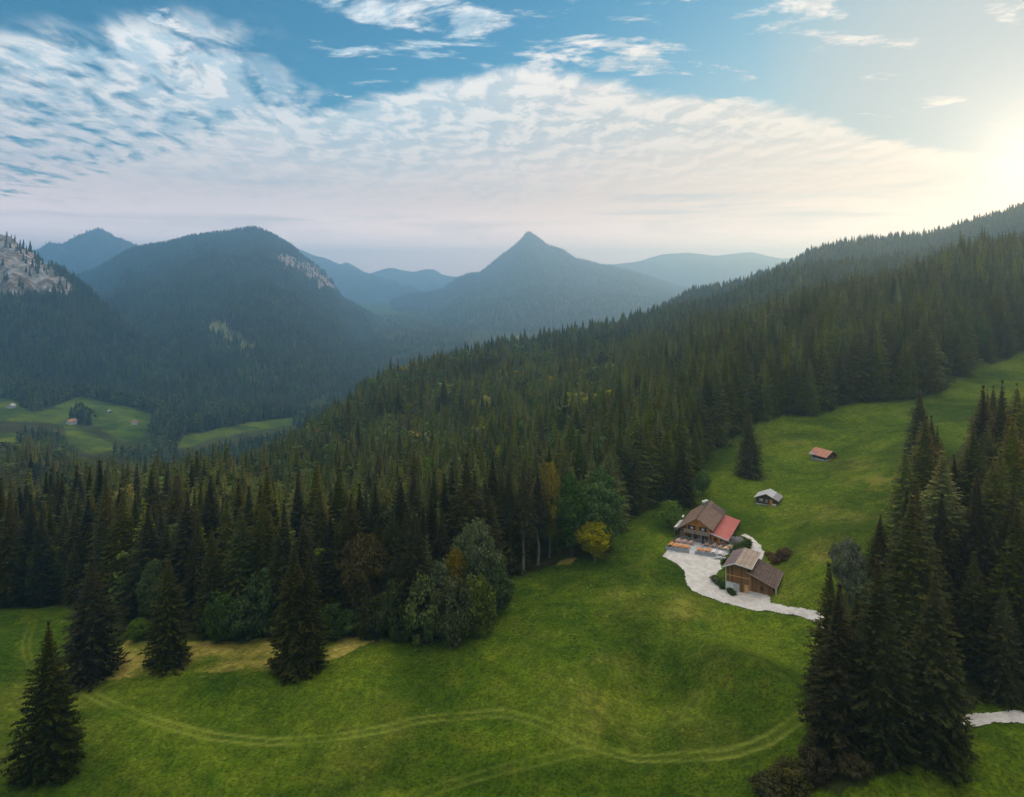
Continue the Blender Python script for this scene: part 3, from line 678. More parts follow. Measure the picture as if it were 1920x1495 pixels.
def leaf_crown(name, seed, H, R, z0, nclump, nleaf, leaf, m, shape=1.0, flat=1.0):
    """leaf-sized faces in uneven clumps spread through the crown's volume"""
    r = np.random.default_rng(seed); out = []; hc = (H-z0)/2; zc_ = z0+hc
    for i in range(nclump):
        v = r.normal(size=3); v /= np.linalg.norm(v); rad = r.uniform(.35, 1.0)**.5
        wob = 1+.22*np.sin(3*np.arctan2(v[1], v[0])+seed)+.15*np.sin(5*v[2]+seed*2)
        taper = 1.0 - .42*shape*max(0, v[2])*1.0
        c = np.array((v[0]*R*rad*wob*taper, v[1]*R*rad*wob*taper, zc_+v[2]*hc*rad*.95))
        cr = R*r.uniform(.20, .36)
        n = nleaf; p = r.normal(size=(n, 3)); p /= np.linalg.norm(p, axis=1)[:, None]
        pos = c + p*cr*r.uniform(.55, 1.0, (n, 1))*(1, 1, flat*.8)
        nor = p + r.normal(size=(n, 3))*.55 + (0, 0, .35); nor /= np.linalg.norm(nor, axis=1)[:, None]
        t1 = np.cross(nor, r.normal(size=(n, 3))); t1 /= np.linalg.norm(t1, axis=1)[:, None]; t2 = np.cross(nor, t1)
        s = leaf*r.uniform(.6, 1.25, (n, 1))
        out.append(np.stack([pos-t1*s, pos-t2*s*.55, pos+t1*s, pos+t2*s*.55], 1))
    A = np.concatenate(out); A[..., 2] = np.maximum(A[..., 2], max(0.02, z0*.5))
    return quads_mesh(name, A, m)

HI = []; HR = [4.2, 3.6, 4.6, 3.3, 3.9]
for i in range(5):
    HI.append((spruce_crown('crown', 100+i, 26, HR[i], (58, 62, 56, 60, 54)[i], 15, 14, (.03, .05, .03, .08, .12)[i], (.80, .72, .66, .85, .75)[i], hang=.7),
               trunk_mesh('trunk', 200+i, 26, .36)))
BARE = (spruce_crown('crown', 150, 26, 2.9, 32, 11, 8, .40, .62, hang=.6), trunk_mesh('trunk', 250, 26, .30, 'pale_bark', 10, .95, .35, .25))
def recolour(p, m):
    me = p[0].copy(); me.materials[0] = M[m]; return (me, p[1])
HI2 = [recolour(p, 'young_lit_needles') for p in HI]  # same crowns recoloured, light on the canopy put into the needle colour
TWIN = (spruce_crown('crown', 160, 26, 3.6, 60, 15, 14, .025, .62, hang=.85, twin=True), trunk_mesh('trunk', 260, 26, .45))
WIDE = (spruce_crown('crown', 161, 26, 4.9, 62, 16, 17, .02, .66, hang=.8, fat=.9), trunk_mesh('trunk', 261, 26, .45))
MIDT = [spruce_crown('forest_spruce', 300+i, 26, (3.9, 3.4, 4.3, 3.6)[i], 26, 9, 5, .05, (.78, .70, .8, .74)[i], hang=.45, fat=1.75, m='young_lit_needles') for i in range(4)]
LOWT = [low_spruce('far_spruce', 400+i, 24, (4.2, 3.6, 4.7)[i], 'far_needles', 5, 7) for i in range(3)]
TINYT = [low_spruce('distant_spruce', 420+i, 22, (4.2, 3.6)[i], 'far_needles', 3, 6) for i in range(2)]
LEAFM = {}
def leafy(kind, seed):
    k = (kind, seed % 3)
    if k not in LEAFM:
        s = 500+seed % 3*7+len(kind)
        LEAFM[k] = (leaf_crown('crown', s, 14, 4.6, 2.6, 140, 84, .25, kind+'_leaves', .8), trunk_mesh('trunk', s, 14, .30, 'bark' if kind != 'yellow' else 'pale_bark', 12, .85, 1.0))
    return LEAFM[k]
SHRUBM = {}
def shrubm(kind, seed):
    k = (kind, seed % 3)
    if k not in SHRUBM:
        s = 600+seed % 3*5+len(kind)
        stem = MB(); rr = random.Random(s)
        for i in range(7):
            a = i*.9; stem.tube((.15*cos(a), .15*sin(a), -.3), (1.1*cos(a), 1.1*sin(a), 1.9+rr.uniform(0, .6)), .07, .02, 4)
        SHRUBM[k] = (leaf_crown('foliage', s, 4, 2.2, 0.15, 84, 64, .15, kind+'_leaves', .35), stem.mesh('stems', 'bark'))
    return SHRUBM[k]
MIDLEAF = [leaf_crown('forest_broadleaf', 700+i, 20, 5.0, 3, 42, 26, .62, ('green', 'willow', 'green', 'yellow')[i]+'_leaves', .7) for i in range(4)]
LOWLEAF = [leaf_crown('far_broadleaf', 710+i, 16, 5.2, 1, 14, 8, 1.5, ('green', 'willow')[i]+'_leaves', .7) for i in range(2)]
PRNG = random.Random(5)
def put_tree(name, parts, names, loc, sw, sh, label, cat, group=None, rz=None):
    o = empty(name, loc, PRNG.uniform(0, 6.28) if rz is None else rz, label, cat, group); o.scale = (sw, sw, sh)
    for me, nm in zip(parts, names): link(nm, me, o)
    return o
TAKEN = []       # x, y, radius of trees placed by hand
def hand(px, base, top, width, kind, label, seed=0, group=None, cat='tree', name=None):
    x, y, z = at(px, base); h = (base-top)/F*y + .3; w = width/F*y/2
    TAKEN.append((x, y, w))
    if kind in ('spruce', 'bare', 'twin', 'wide'):
        pr = {'bare': BARE, 'twin': TWIN, 'wide': WIDE}.get(kind) or HI[seed % 5]
        R = {'bare': 2.9, 'twin': 4.4, 'wide': 5.0}.get(kind) or HR[seed % 5]
        return put_tree(name or 'spruce_tree', pr, ('crown', 'trunk'), (x, y, z-.3), w/R*.97, h/26, label, cat, group, rz=(0.1 if kind == 'twin' else None))
    if kind.endswith('shrub'):
        return put_tree(name or 'shrub', shrubm(kind[:-6], seed), ('foliage', 'stems'), (x, y, z-.1), w/2.2, h/4, label, 'shrub', group)
    return put_tree(name or 'broadleaf_tree', leafy(kind, seed), ('crown', 'trunk'), (x, y, z-.2), w/4.9, h/14, label, cat, group)

def zone(u, y):
    """what a forest spruce stands beside or behind"""
    if u > 1480 and y < 300:
        if y < 132: return ('large spruce at the foot of the dense stand where the lane comes out', 'spruces at the lane end of the stand')
        if y < 185: return ('spruce in the middle of the dense stand between the barn slope and the lane', 'spruces in the middle of the stand')
        return ('spruce in the uphill half of the dense stand facing the two log huts', 'spruces in the uphill half of the stand')
    if u > 1720: return ('tall spruce in the forest edge at the narrow top corner of the hut meadow', 'spruces at the top corner of the hut meadow')
    if u > 1430: return ('tall spruce in the forest edge behind the rusty-roofed hut', 'spruces behind the rusty-roofed hut')
    if u > 1180: return ('tall spruce in the forest behind the chalet and the lone slope spruce', 'spruces behind the chalet')
    if u > 945: return ('spruce in the forest behind the bare-trunked spruces and round leafy trees', 'spruces behind the bare trunks')
    if u > 650: return ('spruce in the dark forest behind the willow thicket and the russet tree', 'spruces behind the thicket')
    if u > 235: return ('spruce in the dark forest wall behind the tan dry-grass patch', 'spruces behind the dry grass')
    return ('spruce in the dark forest wall behind the lone meadow spruces', 'spruces behind the lone spruces')
hand(91,1450,1165,122,'wide','broad dark spruce standing alone on the lowest corner of the meadow')
hand(170,1272,1048,108,'spruce','dense cone-shaped spruce at the end of the tan dry-grass patch',2)
hand(315,1248,1040,88,'spruce','narrow spruce standing between two spruces on the tan dry grass',0)
hand(560,1258,1020,116,'twin','massive twin-topped spruce standing where the dry-grass patch meets the meadow')
hand(1405,893,770,54,'spruce','lone tall spruce on the open slope between the chalet and the forest',2)
hand(1278,948,825,62,'spruce','spruce at the forest corner behind the bright green tree and the chalet',0)
hand(1318,930,882,30,'green','small round dark green tree tucked beside a spruce behind the chalet',1)
hand(1258,990,938,42,'lime','bright green round tree growing beside the chalet\'s white canopy',0)
hand(957,1078,888,40,'bare','slender spruce with a long bare pale trunk at the forest edge',0)
hand(981,1076,866,64,'bare','tallest bare-trunked spruce at the forest edge, with ragged side branches',0)
hand(1008,1060,878,58,'bare','bare-trunked spruce beside the leafy trees at the forest edge',0)
hand(1115,1052,975,64,'yellow','young yellow-green tree in front of the round leafy trees by the meadow',0)
hand(1122,1036,903,92,'green','big round pale green tree at the meadow corner behind the young yellow tree',0)
hand(1072,1044,890,78,'green','tall green leafy tree next to the bare-trunked spruces',1)
hand(1030,1046,864,60,'yellow','tall leafy tree with a yellow top among the forest-edge spruces',1)
hand(682,1172,998,94,'russet','round russet-brown leafy tree at the edge of the dark forest',0)
hand(604,1150,1028,56,'lime','pale green leafy tree squeezed behind the twin-topped spruce',1)
hand(890,1150,970,84,'willow','tall grey-green tree rising out of the willow thicket',0)
hand(852,1172,1030,60,'yellow','yellowing tree half sunk in the willow thicket',2)
hand(914,1128,1012,66,'willow','silvery tree on the side of the thicket next to the bare trunks',1)
hand(740,1168,1052,58,'willow','grey-green tree between the russet tree and the thicket',2)
hand(722,1082,914,62,'yellow','yellow-topped tree deep among the dark spruces above the russet tree',0)
hand(832,1062,906,60,'yellow','yellow-topped tree among the spruces behind the willow thicket',1)
hand(866,1056,902,48,'lime','light green tree beside the yellow-topped one behind the thicket',2)
hand(1592,1130,1006,58,'silver','silvery pale tree in front of the spruce stand by the lane',0)
hand(1612,1140,1066,46,'silver','low silvery tree beneath the pale tree by the lane',1)
hand(1726,1010,952,36,'silver','small pale-leaved tree half hidden in the spruce stand',2)
for i, (a, b, c, d) in enumerate([(702,1196,1118,62),(745,1200,1095,66),(795,1206,1085,70),(848,1208,1082,72),(893,1194,1080,66),(928,1150,1062,56),(825,1180,1050,70),(880,1160,1040,70)]):
    hand(a,b,c,d,'willow shrub'.replace(' ','_') if False else 'willow_shrub','dense grey-green willow bush in the thicket bulging into the meadow',i,'willow thicket at the meadow edge')
for i, (a, b, c, d) in enumerate([(412,1202,1115,56),(458,1203,1118,74),(500,1192,1070,70),(622,1196,1138,64),(655,1192,1146,50)]):
    hand(a,b,c,d,'green_shrub','dark green bush along the forest foot behind the dry grass',i,'bushes at the forest foot')
hand(258,1200,1162,40,'green_shrub','small round bush beside the narrow spruce on the dry grass',1)
# the stand beside the lane
STAND = 'spruces in the stand beside the lane'
for i, (a, b, c, d, k) in enumerate([(1725,884,728,66,0),(1757,936,800,64,2),(1650,1082,964,56,2),(1700,1100,920,82,0),(1648,1412,1040,150,2),(1572,1418,1092,120,1),(1752,1418,1064,146,2),(1766,1180,925,90,0),(1742,1240,988,104,4),(1882,1312,1094,84,2),(1915,1296,1084,76,0),(1832,1180,878,90,1),(1902,1180,888,96,2),(1845,960,722,70,1),(1878,950,712,66,0),(1812,970,838,66,2),(1790,1010,852,60,1),(1605,1330,1110,90,3)]):
    lab = {4: 'huge spruce at the foot of the stand, beside the other two giants by the mound', 6: 'broad giant spruce at the end of the stand next to the grey lane', 5: 'tall ragged spruce on the meadow side of the stand\'s foot', 0: 'tall spruce at the uphill tip of the stand facing the red-roofed hut', 9: 'smaller spruce standing right behind the grey lane'}.get(i, None)
    g = None
    if lab is None: q = at(a, b); lab, g = zone(1600, q[1])
    hand(a, b, c, d, 'spruce', lab, k, g)
for i, (a, b, c, d) in enumerate([(1440,1495,1455,60),(1480,1480,1430,70),(1530,1462,1405,64),(1600,1455,1415,60)]):
    hand(a, b, c, d, 'dry_shrub_shrub', 'low brownish shrub at the foot of the giant spruces', i, 'brownish undergrowth below the giant spruces')

# the wood itself: trunks scattered over everything that is not meadow
def scatter_near():
    pts = []
    for (y0, y1, sp) in ((88, 330, 5.6), (330, 620, 6.4), (620, 1180, 7.2)):
        gy = np.arange(y0, y1, sp); ulim = .93
        xs = np.arange(-ulim*y1, ulim*y1, sp); X, Y = np.meshgrid(xs, gy)
        X = X+RNG.uniform(-.42, .42, X.shape)*sp; Y = Y+RNG.uniform(-.42, .42, Y.shape)*sp
        k = np.abs(X/Y) < ulim; X, Y = X[k], Y[k]; pts.append(np.stack([X, Y], 1))
    P = np.concatenate(pts); X, Y = P.T
    k = ~inpoly(X, Y, MEADOW) & ~inpoly(X, Y, CORNER)
    for L in (YARD, SPUR, LANE): k &= dline(X, Y, np.vstack([L, L[:1]])) > 4.5; k &= ~inpoly(X, Y, L)
    for L in VALLEY: k &= ~inpoly(X, Y, L)
    e = dline(X, Y, np.vstack([MEADOW, MEADOW[:1]])); k &= e > 1.6
    k &= ~((Y > 300) & (fbm(X/26, Y/26, 2, 61) > .40))               # small glades
    k &= ~((Y < 175) & (X/Y > .30) & (X/Y < .56) & (Y < 100))
    for (x, y, r) in TAKEN: k &= np.hypot(X-x, Y-y) > max(2.0, r*.85)
    X, Y, e = X[k], Y[k], e[k]; Z = height(X, Y); U = CX+F*X/Y
    h = np.clip(RNG.normal(27, 4.4, len(X)), 13, 37)
    plant = (U > 430) & (U < 1160) & (Y > 190) & (Y < 460); h = np.where(plant, h*.80, h)
    h = np.where((U > 1290) & (Y > 280) & (Y < 700), h*1.22, h)
    stand = (U > 1480) & (Y < 270)
    kk = ~(stand & (RNG.random(len(X)) < .50)); stand_w = 1; X, Y, Z, h, U = X[kk], Y[kk], Z[kk], h[kk], U[kk]
    leaf = RNG.random(len(X)) < np.where((U < 1150) & (Y > 240), .22, np.where((U < 1150), .05, .015))
    leaf |= (Y > 700) & (U < 700) & (RNG.random(len(X)) < .35)
    # the land falls open toward the valley meadows: no tall wood on the bank in front of them
    k = np.ones(len(X), bool)
    for L, lim in zip(VALLEY_PX, (960, 1200, 1200, 1200)):
        L = np.array(L, float)
        for fr in (1.0, .7, .4): k &= ~((Y > 300) & (Y < lim) & inpoly(U, HY+F*(CAMZ-Z-h*fr)/Y, L))
    L = np.array([(1560,790),(1700,752),(1765,737),(1830,692),(1925,656),(2000,640),(2000,690),(1900,704),(1850,718),(1815,800),(1790,860),(1770,820),(1745,760),(1712,742),(1690,800),(1690,950),(1640,1000),(1560,1100)], float)
    for fr in (1.0, .8, .6, .4): k &= ~((U > 1480) & (Y < 330) & inpoly(U, HY+F*(CAMZ-Z-h*fr)/Y, L))
    return X[k], Y[k], Z[k], h[k], leaf[k], U[k]
NX, NY, NZ, NH, NL, NU = scatter_near()
# which of the near trees show most: painted nearest first into a coarse picture
def visible():
    W, Hh = 640, 498; s = 640/1920; occ = np.zeros((Hh, W), bool)
    def draw(x, y, z, h, w):
        cx = (CX+F*x/y)*s; yb = (HY+F*(CAMZ-z)/y)*s; yt = (HY+F*(CAMZ-z-h)/y)*s; hw = w*F/y*s; n = 0
        for r in range(max(0, int(yt)), min(Hh, int(yb)+1)):
            t = min(1, max(0, (r-yt)/max(1, yb-yt))); ww = hw*t**.75+.4; a = max(0, int(cx-ww)); b = min(W, int(cx+ww)+1)
            if a < b: n += b-a-int(occ[r, a:b].sum()); occ[r, a:b] = True
        return n
    items = [(y, x, hz(x, y), 24.0, r, -1) for (x, y, r) in TAKEN]
    c = np.where((NY < 480))[0]
    items += [(NY[i], NX[i], NZ[i], NH[i], 3.2, i) for i in c]
    items.sort(); score = {}
    for (y, x, z, h, w, i) in items:
        n = draw(x, y, z, h, w)
        if i >= 0: score[i] = n
    return score
SCORE = visible()
n_hand = 30
best_s = sorted([i for i in SCORE if not NL[i] and SCORE[i] > 4], key=lambda i: -SCORE[i])[:300-n_hand]
best_l = sorted([i for i in SCORE if NL[i] and SCORE[i] > 4], key=lambda i: -SCORE[i])[:70]
single = np.zeros(len(NX), bool)
for i in best_s:
    single[i] = True; g = zone(NU[i], NY[i])
    v = PRNG.randrange(5); sw = NH[i]/26*PRNG.uniform(1.02, 1.38)*(1.15 if 'stand' in g[1] else 1)
    if 650 < NU[i] < 1180 and PRNG.random() < .06: put_tree('spruce_tree', BARE, ('crown', 'trunk'), (NX[i], NY[i], NZ[i]-.3), sw, NH[i]/26, g[0], 'tree', g[1])
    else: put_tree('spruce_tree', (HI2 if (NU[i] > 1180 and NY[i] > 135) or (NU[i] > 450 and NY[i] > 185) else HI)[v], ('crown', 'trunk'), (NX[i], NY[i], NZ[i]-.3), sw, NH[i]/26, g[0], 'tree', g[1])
for i in best_l:
    single[i] = True; kd = PRNG.choice(['green', 'green', 'willow', 'yellow', 'green'])
    lab = {'green': 'green leafy tree mixed in among the forest spruces', 'willow': 'grey-green leafy tree mixed in among the forest spruces', 'yellow': 'yellowing leafy tree mixed in among the forest spruces'}[kd]
    put_tree('broadleaf_tree', leafy(kd, PRNG.randrange(3)), ('crown', 'trunk'), (NX[i], NY[i], NZ[i]-.3), NH[i]/30, NH[i]/14*.72, lab, 'tree', lab.split(' leafy')[0]+' trees in the forest')

def instance_wood(name, pts, sw, sh, idx, meshes, label):
    """one object for the trees past counting: a mesh of points, each carrying a tree"""
    n = len(pts); me = bpy.data.meshes.new(name); me.vertices.add(n); me.vertices.foreach_set('co', np.asarray(pts, np.float32).ravel())
    sc = np.stack([sw, sw, sh], 1).astype(np.float32)
    a = me.attributes.new('sc', 'FLOAT_VECTOR', 'POINT'); a.data.foreach_set('vector', sc.ravel())
    a = me.attributes.new('rz', 'FLOAT_VECTOR', 'POINT'); rot = np.zeros((n, 3), np.float32); rot[:, 2] = RNG.uniform(0, 6.28, n); rot[:, :2] = RNG.normal(0, .02, (n, 2)); a.data.foreach_set('vector', rot.ravel())
    a = me.attributes.new('vi', 'INT', 'POINT'); a.data.foreach_set('value', np.asarray(idx, np.int32))
    me.update()
    col = bpy.data.collections.new(name+'_kinds')
    for k, m in enumerate(meshes):
        col.objects.link(bpy.data.objects.new('%s_kind_%02d' % (name, k), m))
    o = link(name, me); tag(o, label, 'forest', kind='stuff')
    ng = bpy.data.node_groups.new(name, 'GeometryNodeTree')
    ng.interface.new_socket('Geometry', in_out='INPUT', socket_type='NodeSocketGeometry'); ng.interface.new_socket('Geometry', in_out='OUTPUT', socket_type='NodeSocketGeometry')
    N = ng.nodes.new; gi = N('NodeGroupInput'); go = N('NodeGroupOutput'); ip = N('GeometryNodeInstanceOnPoints'); ci = N('GeometryNodeCollectionInfo')
    ci.inputs[0].default_value = col; ci.inputs['Separate Children'].default_value = True; ci.inputs['Reset Children'].default_value = True
    def named(nm, ty):
        q = N('GeometryNodeInputNamedAttribute'); q.data_type = ty; q.inputs[0].default_value = nm; return q.outputs[0]
    L = ng.links.new
    L(gi.outputs[0], ip.inputs['Points']); L(ci.outputs[0], ip.inputs['Instance']); ip.inputs['Pick Instance'].default_value = True
    L(named('vi', 'INT'), ip.inputs['Instance Index']); L(named('rz', 'FLOAT_VECTOR'), ip.inputs['Rotation']); L(named('sc', 'FLOAT_VECTOR'), ip.inputs['Scale'])
    L(ip.outputs[0], go.inputs[0])
    md = o.modifiers.new('trees', 'NODES'); md.node_group = ng
    return o
rest = ~single
k = rest & (NY < 700); n = int(k.sum()); ix = np.where(NL[k], 4+RNG.choice(4, n, p=[.4, .3, .2, .1]), RNG.integers(0, 4, n))
hb = np.where(NL[k], NH[k]/24, NH[k]/26)
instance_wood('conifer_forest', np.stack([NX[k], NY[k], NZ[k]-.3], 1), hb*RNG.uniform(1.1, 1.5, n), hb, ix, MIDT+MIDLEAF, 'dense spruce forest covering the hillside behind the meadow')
k = rest & (NY >= 700); n = int(k.sum()); ix = np.where(NL[k], 3+RNG.integers(0, 2, n), RNG.integers(0, 3, n))
instance_wood('valley_forest', np.stack([NX[k], NY[k], NZ[k]-.3], 1), NH[k]/24*RNG.uniform(.85, 1.2, n), np.where(NL[k], NH[k]/20, NH[k]/24), ix, LOWT+LOWLEAF, 'forest along the crest above the valley and on the valley floor')
def clothe(R, name, area, label, h0, meshes, leafshare=0.12, nl=1):
    p = R.sample(area); n = len(p); h = np.clip(RNG.normal(h0, h0*.16, n), h0*.5, h0*1.5)/24
    ix = np.where(RNG.random(n) < leafshare, len(meshes)+RNG.integers(0, nl, n), RNG.integers(0, len(meshes), n))
    p[:, 2] -= .6
    instance_wood(name, p, h*RNG.uniform(.9, 1.3, n), h, ix, meshes+LOWLEAF[:nl], label)
clothe(R_LEFT, 'mountain_forest', 85, 'blue-green forest covering the broad mountain with the cliff band', 22, LOWT, .16, 2)
clothe(R_ROCK, 'rocky_slope_forest', 46, 'dark forest around the pale rocky slope', 19, LOWT, .10, 2)
clothe(R_BACK, 'ridge_forest', 44, 'hazy forest on the long ridge below the setting sun', 23, LOWT, .05, 1)
clothe(R_PEAK, 'peak_forest', 600, 'faint blue forest on the pointed mountain', 24, TINYT, 0, 1)
clothe(R_PEAKL, 'far_peak_forest', 600, 'faint forest on the far peak behind the rocky slope', 23, TINYT, 0, 1)
# low valley wood between the ridges
def valley_wood():
    n = 26000; Y = np.exp(RNG.uniform(np.log(1100), np.log(4200), n)); X = RNG.uniform(-.8, .45, n)*Y
    k = ~inpoly(X, Y, FIELD) & (fbm(X/120, Y/160, 3, 71) < .22)
    for L in VALLEY: k &= ~inpoly(X, Y, L)
    X, Y = X[k], Y[k]; n = len(X); h = RNG.uniform(13, 24, n)/24
    instance_wood('valley_floor_forest', np.stack([X, Y, height(X, Y)-.5], 1), h*1.15, h, np.where(RNG.random(n) < .4, 2+RNG.integers(0, 2, n), RNG.integers(0, 2, n)), LOWT[:2]+LOWLEAF, 'hazy mixed wood on the valley floor')
valley_wood()

# ------------------------------------------------------------------ buildings
def window(parent, x, y, z, w, h, frame='white_paint', ax='x', shutters=None, curtain=False):
    """a window on a wall facing -y (ax='x') or +x (ax='y'); y is the wall face"""
    f = MB(); t = .07; d = .07
    def bx(b, a0, a1, z0, z1, o0, o1):
        if ax == 'x': b.box(a0, a1, y-o1, y-o0, z0, z1)
        else: b.box(y+o0, y+o1, a0, a1, z0, z1)
    bx(f, x-w/2-t, x-w/2, z-t, z+h+t, .003, d); bx(f, x+w/2, x+w/2+t, z-t, z+h+t, .003, d)
    bx(f, x-w/2, x+w/2, z-t, z, .003, d); bx(f, x-w/2, x+w/2, z+h, z+h+t, .003, d)
    bx(f, x-.025, x+.025, z, z+h, .010, d-.01)
    o = f.build('window', frame, parent)
    for s in (-1, 1):
        p = MB(); bx(p, x+(.025 if s > 0 else -w/2), x+(w/2 if s > 0 else -.025), z, z+h, .004, .022); p.build('pane', 'window_glass', o)
    if curtain:
        p = MB(); bx(p, x-w*.40, x+w*.40, z+h*.15, z+h*.72, .024, .034); p.build('curtain', 'canvas', o)
    if shutters:
        for s in (-1, 1):
            p = MB(); c = x+s*(w/2+t+.24); bx(p, c-.23, c+.23, z-.05, z+h+.05, .003, .05); p.build('shutter', shutters, parent)
    return o
def chalet():
    ox, oy, oz = at(1308, 1017); A = radians(-29)
    r = empty('chalet', (ox, oy, oz), A, 'big timber chalet with brown shingle roof, red lean-to roof and balcony', 'house')
    L = 17.0; P = lambda *p: [tuple(q) for q in p]
    MB().prism(P((-5.2,-1.5),(3.7,-1.5),(3.7,4.85),(0,7.05),(-5.2,3.55)), 0, L-.8).build('wall', 'brown_boards', r)
    MB().prism(P((-5.22,-1.5),(3.72,-1.5),(3.72,1.25),(-5.22,1.25)), -.05, L-.82).build('stone_base', 'stone_wall', r)
    MB().prism(P((-3.4,2.95),(3.7,2.95),(3.7,4.75),(0,6.98),(-3.4,4.70)), -.09, -.003).build('gable_cladding', 'orange_boards', r)
    MB().box(-3.4, 3.7, -.16, -.093, 4.86, 5.06).build('trim_board', 'tan_door', r)
    # main roof: two slopes, ridge cap, verge boards
    zl = 7.5-6.15*.69; zr = 7.5-4.75*.60
    MB().slab(P((-6.15,-1.3,zl),(0,-1.3,7.5),(0,L,7.5),(-6.15,L,zl)), .22).build('roof_slope', 'brown_shingle', r)['label'] = 'long worn brown roof slope toward the canopy'
    MB().slab(P((0,-1.3,7.502),(4.75,-1.3,zr),(4.75,L,zr),(0,L,7.502)), .22).build('roof_slope', 'brown_shingle', r)['label'] = 'brown shingle roof slope above the red lean-to'
    MB().tube((0,-1.35,7.50), (0,L+.05,7.50), .13, None, 8).build('ridge_cap', 'dark_shingle', r)
    MB().slab(P((-6.2,-1.36,zl+.03),(0,-1.36,7.56),(0,-1.303,7.56),(-6.2,-1.303,zl+.03)), .30).build('verge_board', 'pale_shingle', r)
    MB().slab(P((0.01,-1.36,7.56),(4.8,-1.36,zr+.03),(4.8,-1.303,zr+.03),(0.01,-1.303,7.56)), .30).build('verge_board', 'pale_shingle', r)
    for k in range(7):
        x = -4.5+k*1.45; z = 7.5-abs(x)*(.69 if x < 0 else .6)-.40
        if x < 4.3: MB().box(x-.08, x+.08, -1.2, .1, z-.09, z+.09).build('purlin', 'brown_boards', r)
    # dormer-dark patch of newer shingles near the far end
    MB().slab(P((1.0,12.6,7.502-.60+.03),(4.6,12.6,7.502-2.76+.03),(4.6,L-.2,7.502-2.76+.03),(1.0,L-.2,7.502-.60+.03)), .03).build('roof_patch', 'dark_shingle', r)
    # chimneys
    for (x, y, h) in ((-.85, 11.4, 1.5), (-.7, 14.2, 1.0)):
        c = MB().box(x-.38, x+.38, y-.38, y+.38, 6.2, 7.2+h*.75).build('chimney', 'stone_wall', r)
        MB().box(x-.46, x+.46, y-.46, y+.46, 7.2+h*.75, 7.2+h).build('chimney_cap', 'white_plaster', c)
    d = MB().tube((-5.4,5.0,3.8), (-5.4,5.0,5.3), .04).build('dish_mast', 'grey_metal', r)
    MB().tube((-5.42,4.82,5.2), (-5.5,4.72,5.3), .12, .45, 12).build('dish', 'white_paint', d)
    # windows of the gable, balcony
    window(r, -1.65, -.09, 3.55, .95, 1.05, 'brown_boards', shutters='dark_paint', curtain=True)
    window(r, 1.55, -.09, 3.55, .95, 1.05, 'brown_boards', shutters='dark_paint', curtain=True)
    bal = MB().box(-3.7, 3.75, -1.35, -.10, 2.70, 2.88).build('balcony', 'grey_boards', r)
    n = 24
    for k in range(n):
        x = -3.68+k*7.41/(n-1); MB().box(x-.13, x+.13, -1.38, -1.34, 2.90, 3.72).build('railing_board', 'grey_boards', bal)
    MB().box(-3.75, 3.8, -1.42, -1.30, 3.72, 3.82).build('handrail', 'pale_shingle', bal)
    for x in (-3.72, 3.72):
        MB().box(x-.03, x+.03, -1.29, -.11, 2.90, 3.70).build('side_railing', 'grey_boards', bal)
    for x in (-3.5, -1.2, 1.3, 3.55): MB().box(x-.10, x+.10, -1.28, -1.08, -.6, 2.70).build('post', 'pale_shingle' if x > 0 else 'grey_boards', r)
    # ground floor: bay with yellow windows, door, windows
    MB().box(-5.15, -3.55, -.14, -.053, 1.15, 2.75).build('bay_wall', 'brown_boards', r)
    for x in (-4.75, -3.98): window(r, x, -.14, 1.45, .46, .95, 'yellow_frame')
    window(r, -2.3, -.05, 1.0, .8, .95, 'brown_boards'); window(r, -.6, -.05, 1.0, .8, .95, 'brown_boards'); window(r, 2.9, -.05, 1.0, .7, .95, 'brown_boards')
    dr = MB().box(.85, 1.85, -.11, -.053, .0, 2.1).build('door', 'dark_paint', r); MB().box(1.70, 1.76, -.15, -.112, .95, 1.15).build('handle', 'grey_metal', dr)
    # lean-to wing with the red roof
    MB().prism(P((3.74,-1.5),(8.3,-1.5),(8.3,2.25),(3.74,3.30)), .55, L-.2).build('wing_wall', 'dark_boards', r)
    MB().prism(P((3.76,.75),(8.25,.75),(8.25,2.20),(3.76,3.22)), .48, .547).build('wing_cladding', 'orange_boards', r)
    MB().box(3.73, 8.32, .44, .545, -1.5, .72).build('wing_base', 'stone_wall', r)
    MB().slab(P((3.55,-.75,3.72),(8.95,-.75,2.42),(8.95,L+.5,2.42),(3.55,L+.5,3.72)), .16).build('red_roof', 'red_sheet_roof', r)
    for k in range(1, 9):
        x = 3.55+5.4*k/9; z = 3.72-1.3*k/9
        MB().box(x-.02, x+.02, -.74, L+.48, z-.01, z+.035).build('roof_seam', 'red_sheet_roof', r)
    MB().slab(P((3.55,-.81,3.76),(9.0,-.81,2.45),(9.0,-.753,2.45),(3.55,-.753,3.76)), .30).build('fascia', 'white_paint', r)
    MB().box(8.96, 9.0, -.70, L+.45, 2.14, 2.40).build('gutter_board', 'dark_paint', r)
    window(r, 5.0, .48, 1.15, .8, .8, 'brown_boards'); window(r, 6.7, .48, 1.15, .8, .8, 'white_paint')
    for y in (3.2, 6.6, 10.0, 13.4): window(r, y, 8.3, .75, 1.0, .75, 'white_paint', ax='y')
    return r
CH = chalet()

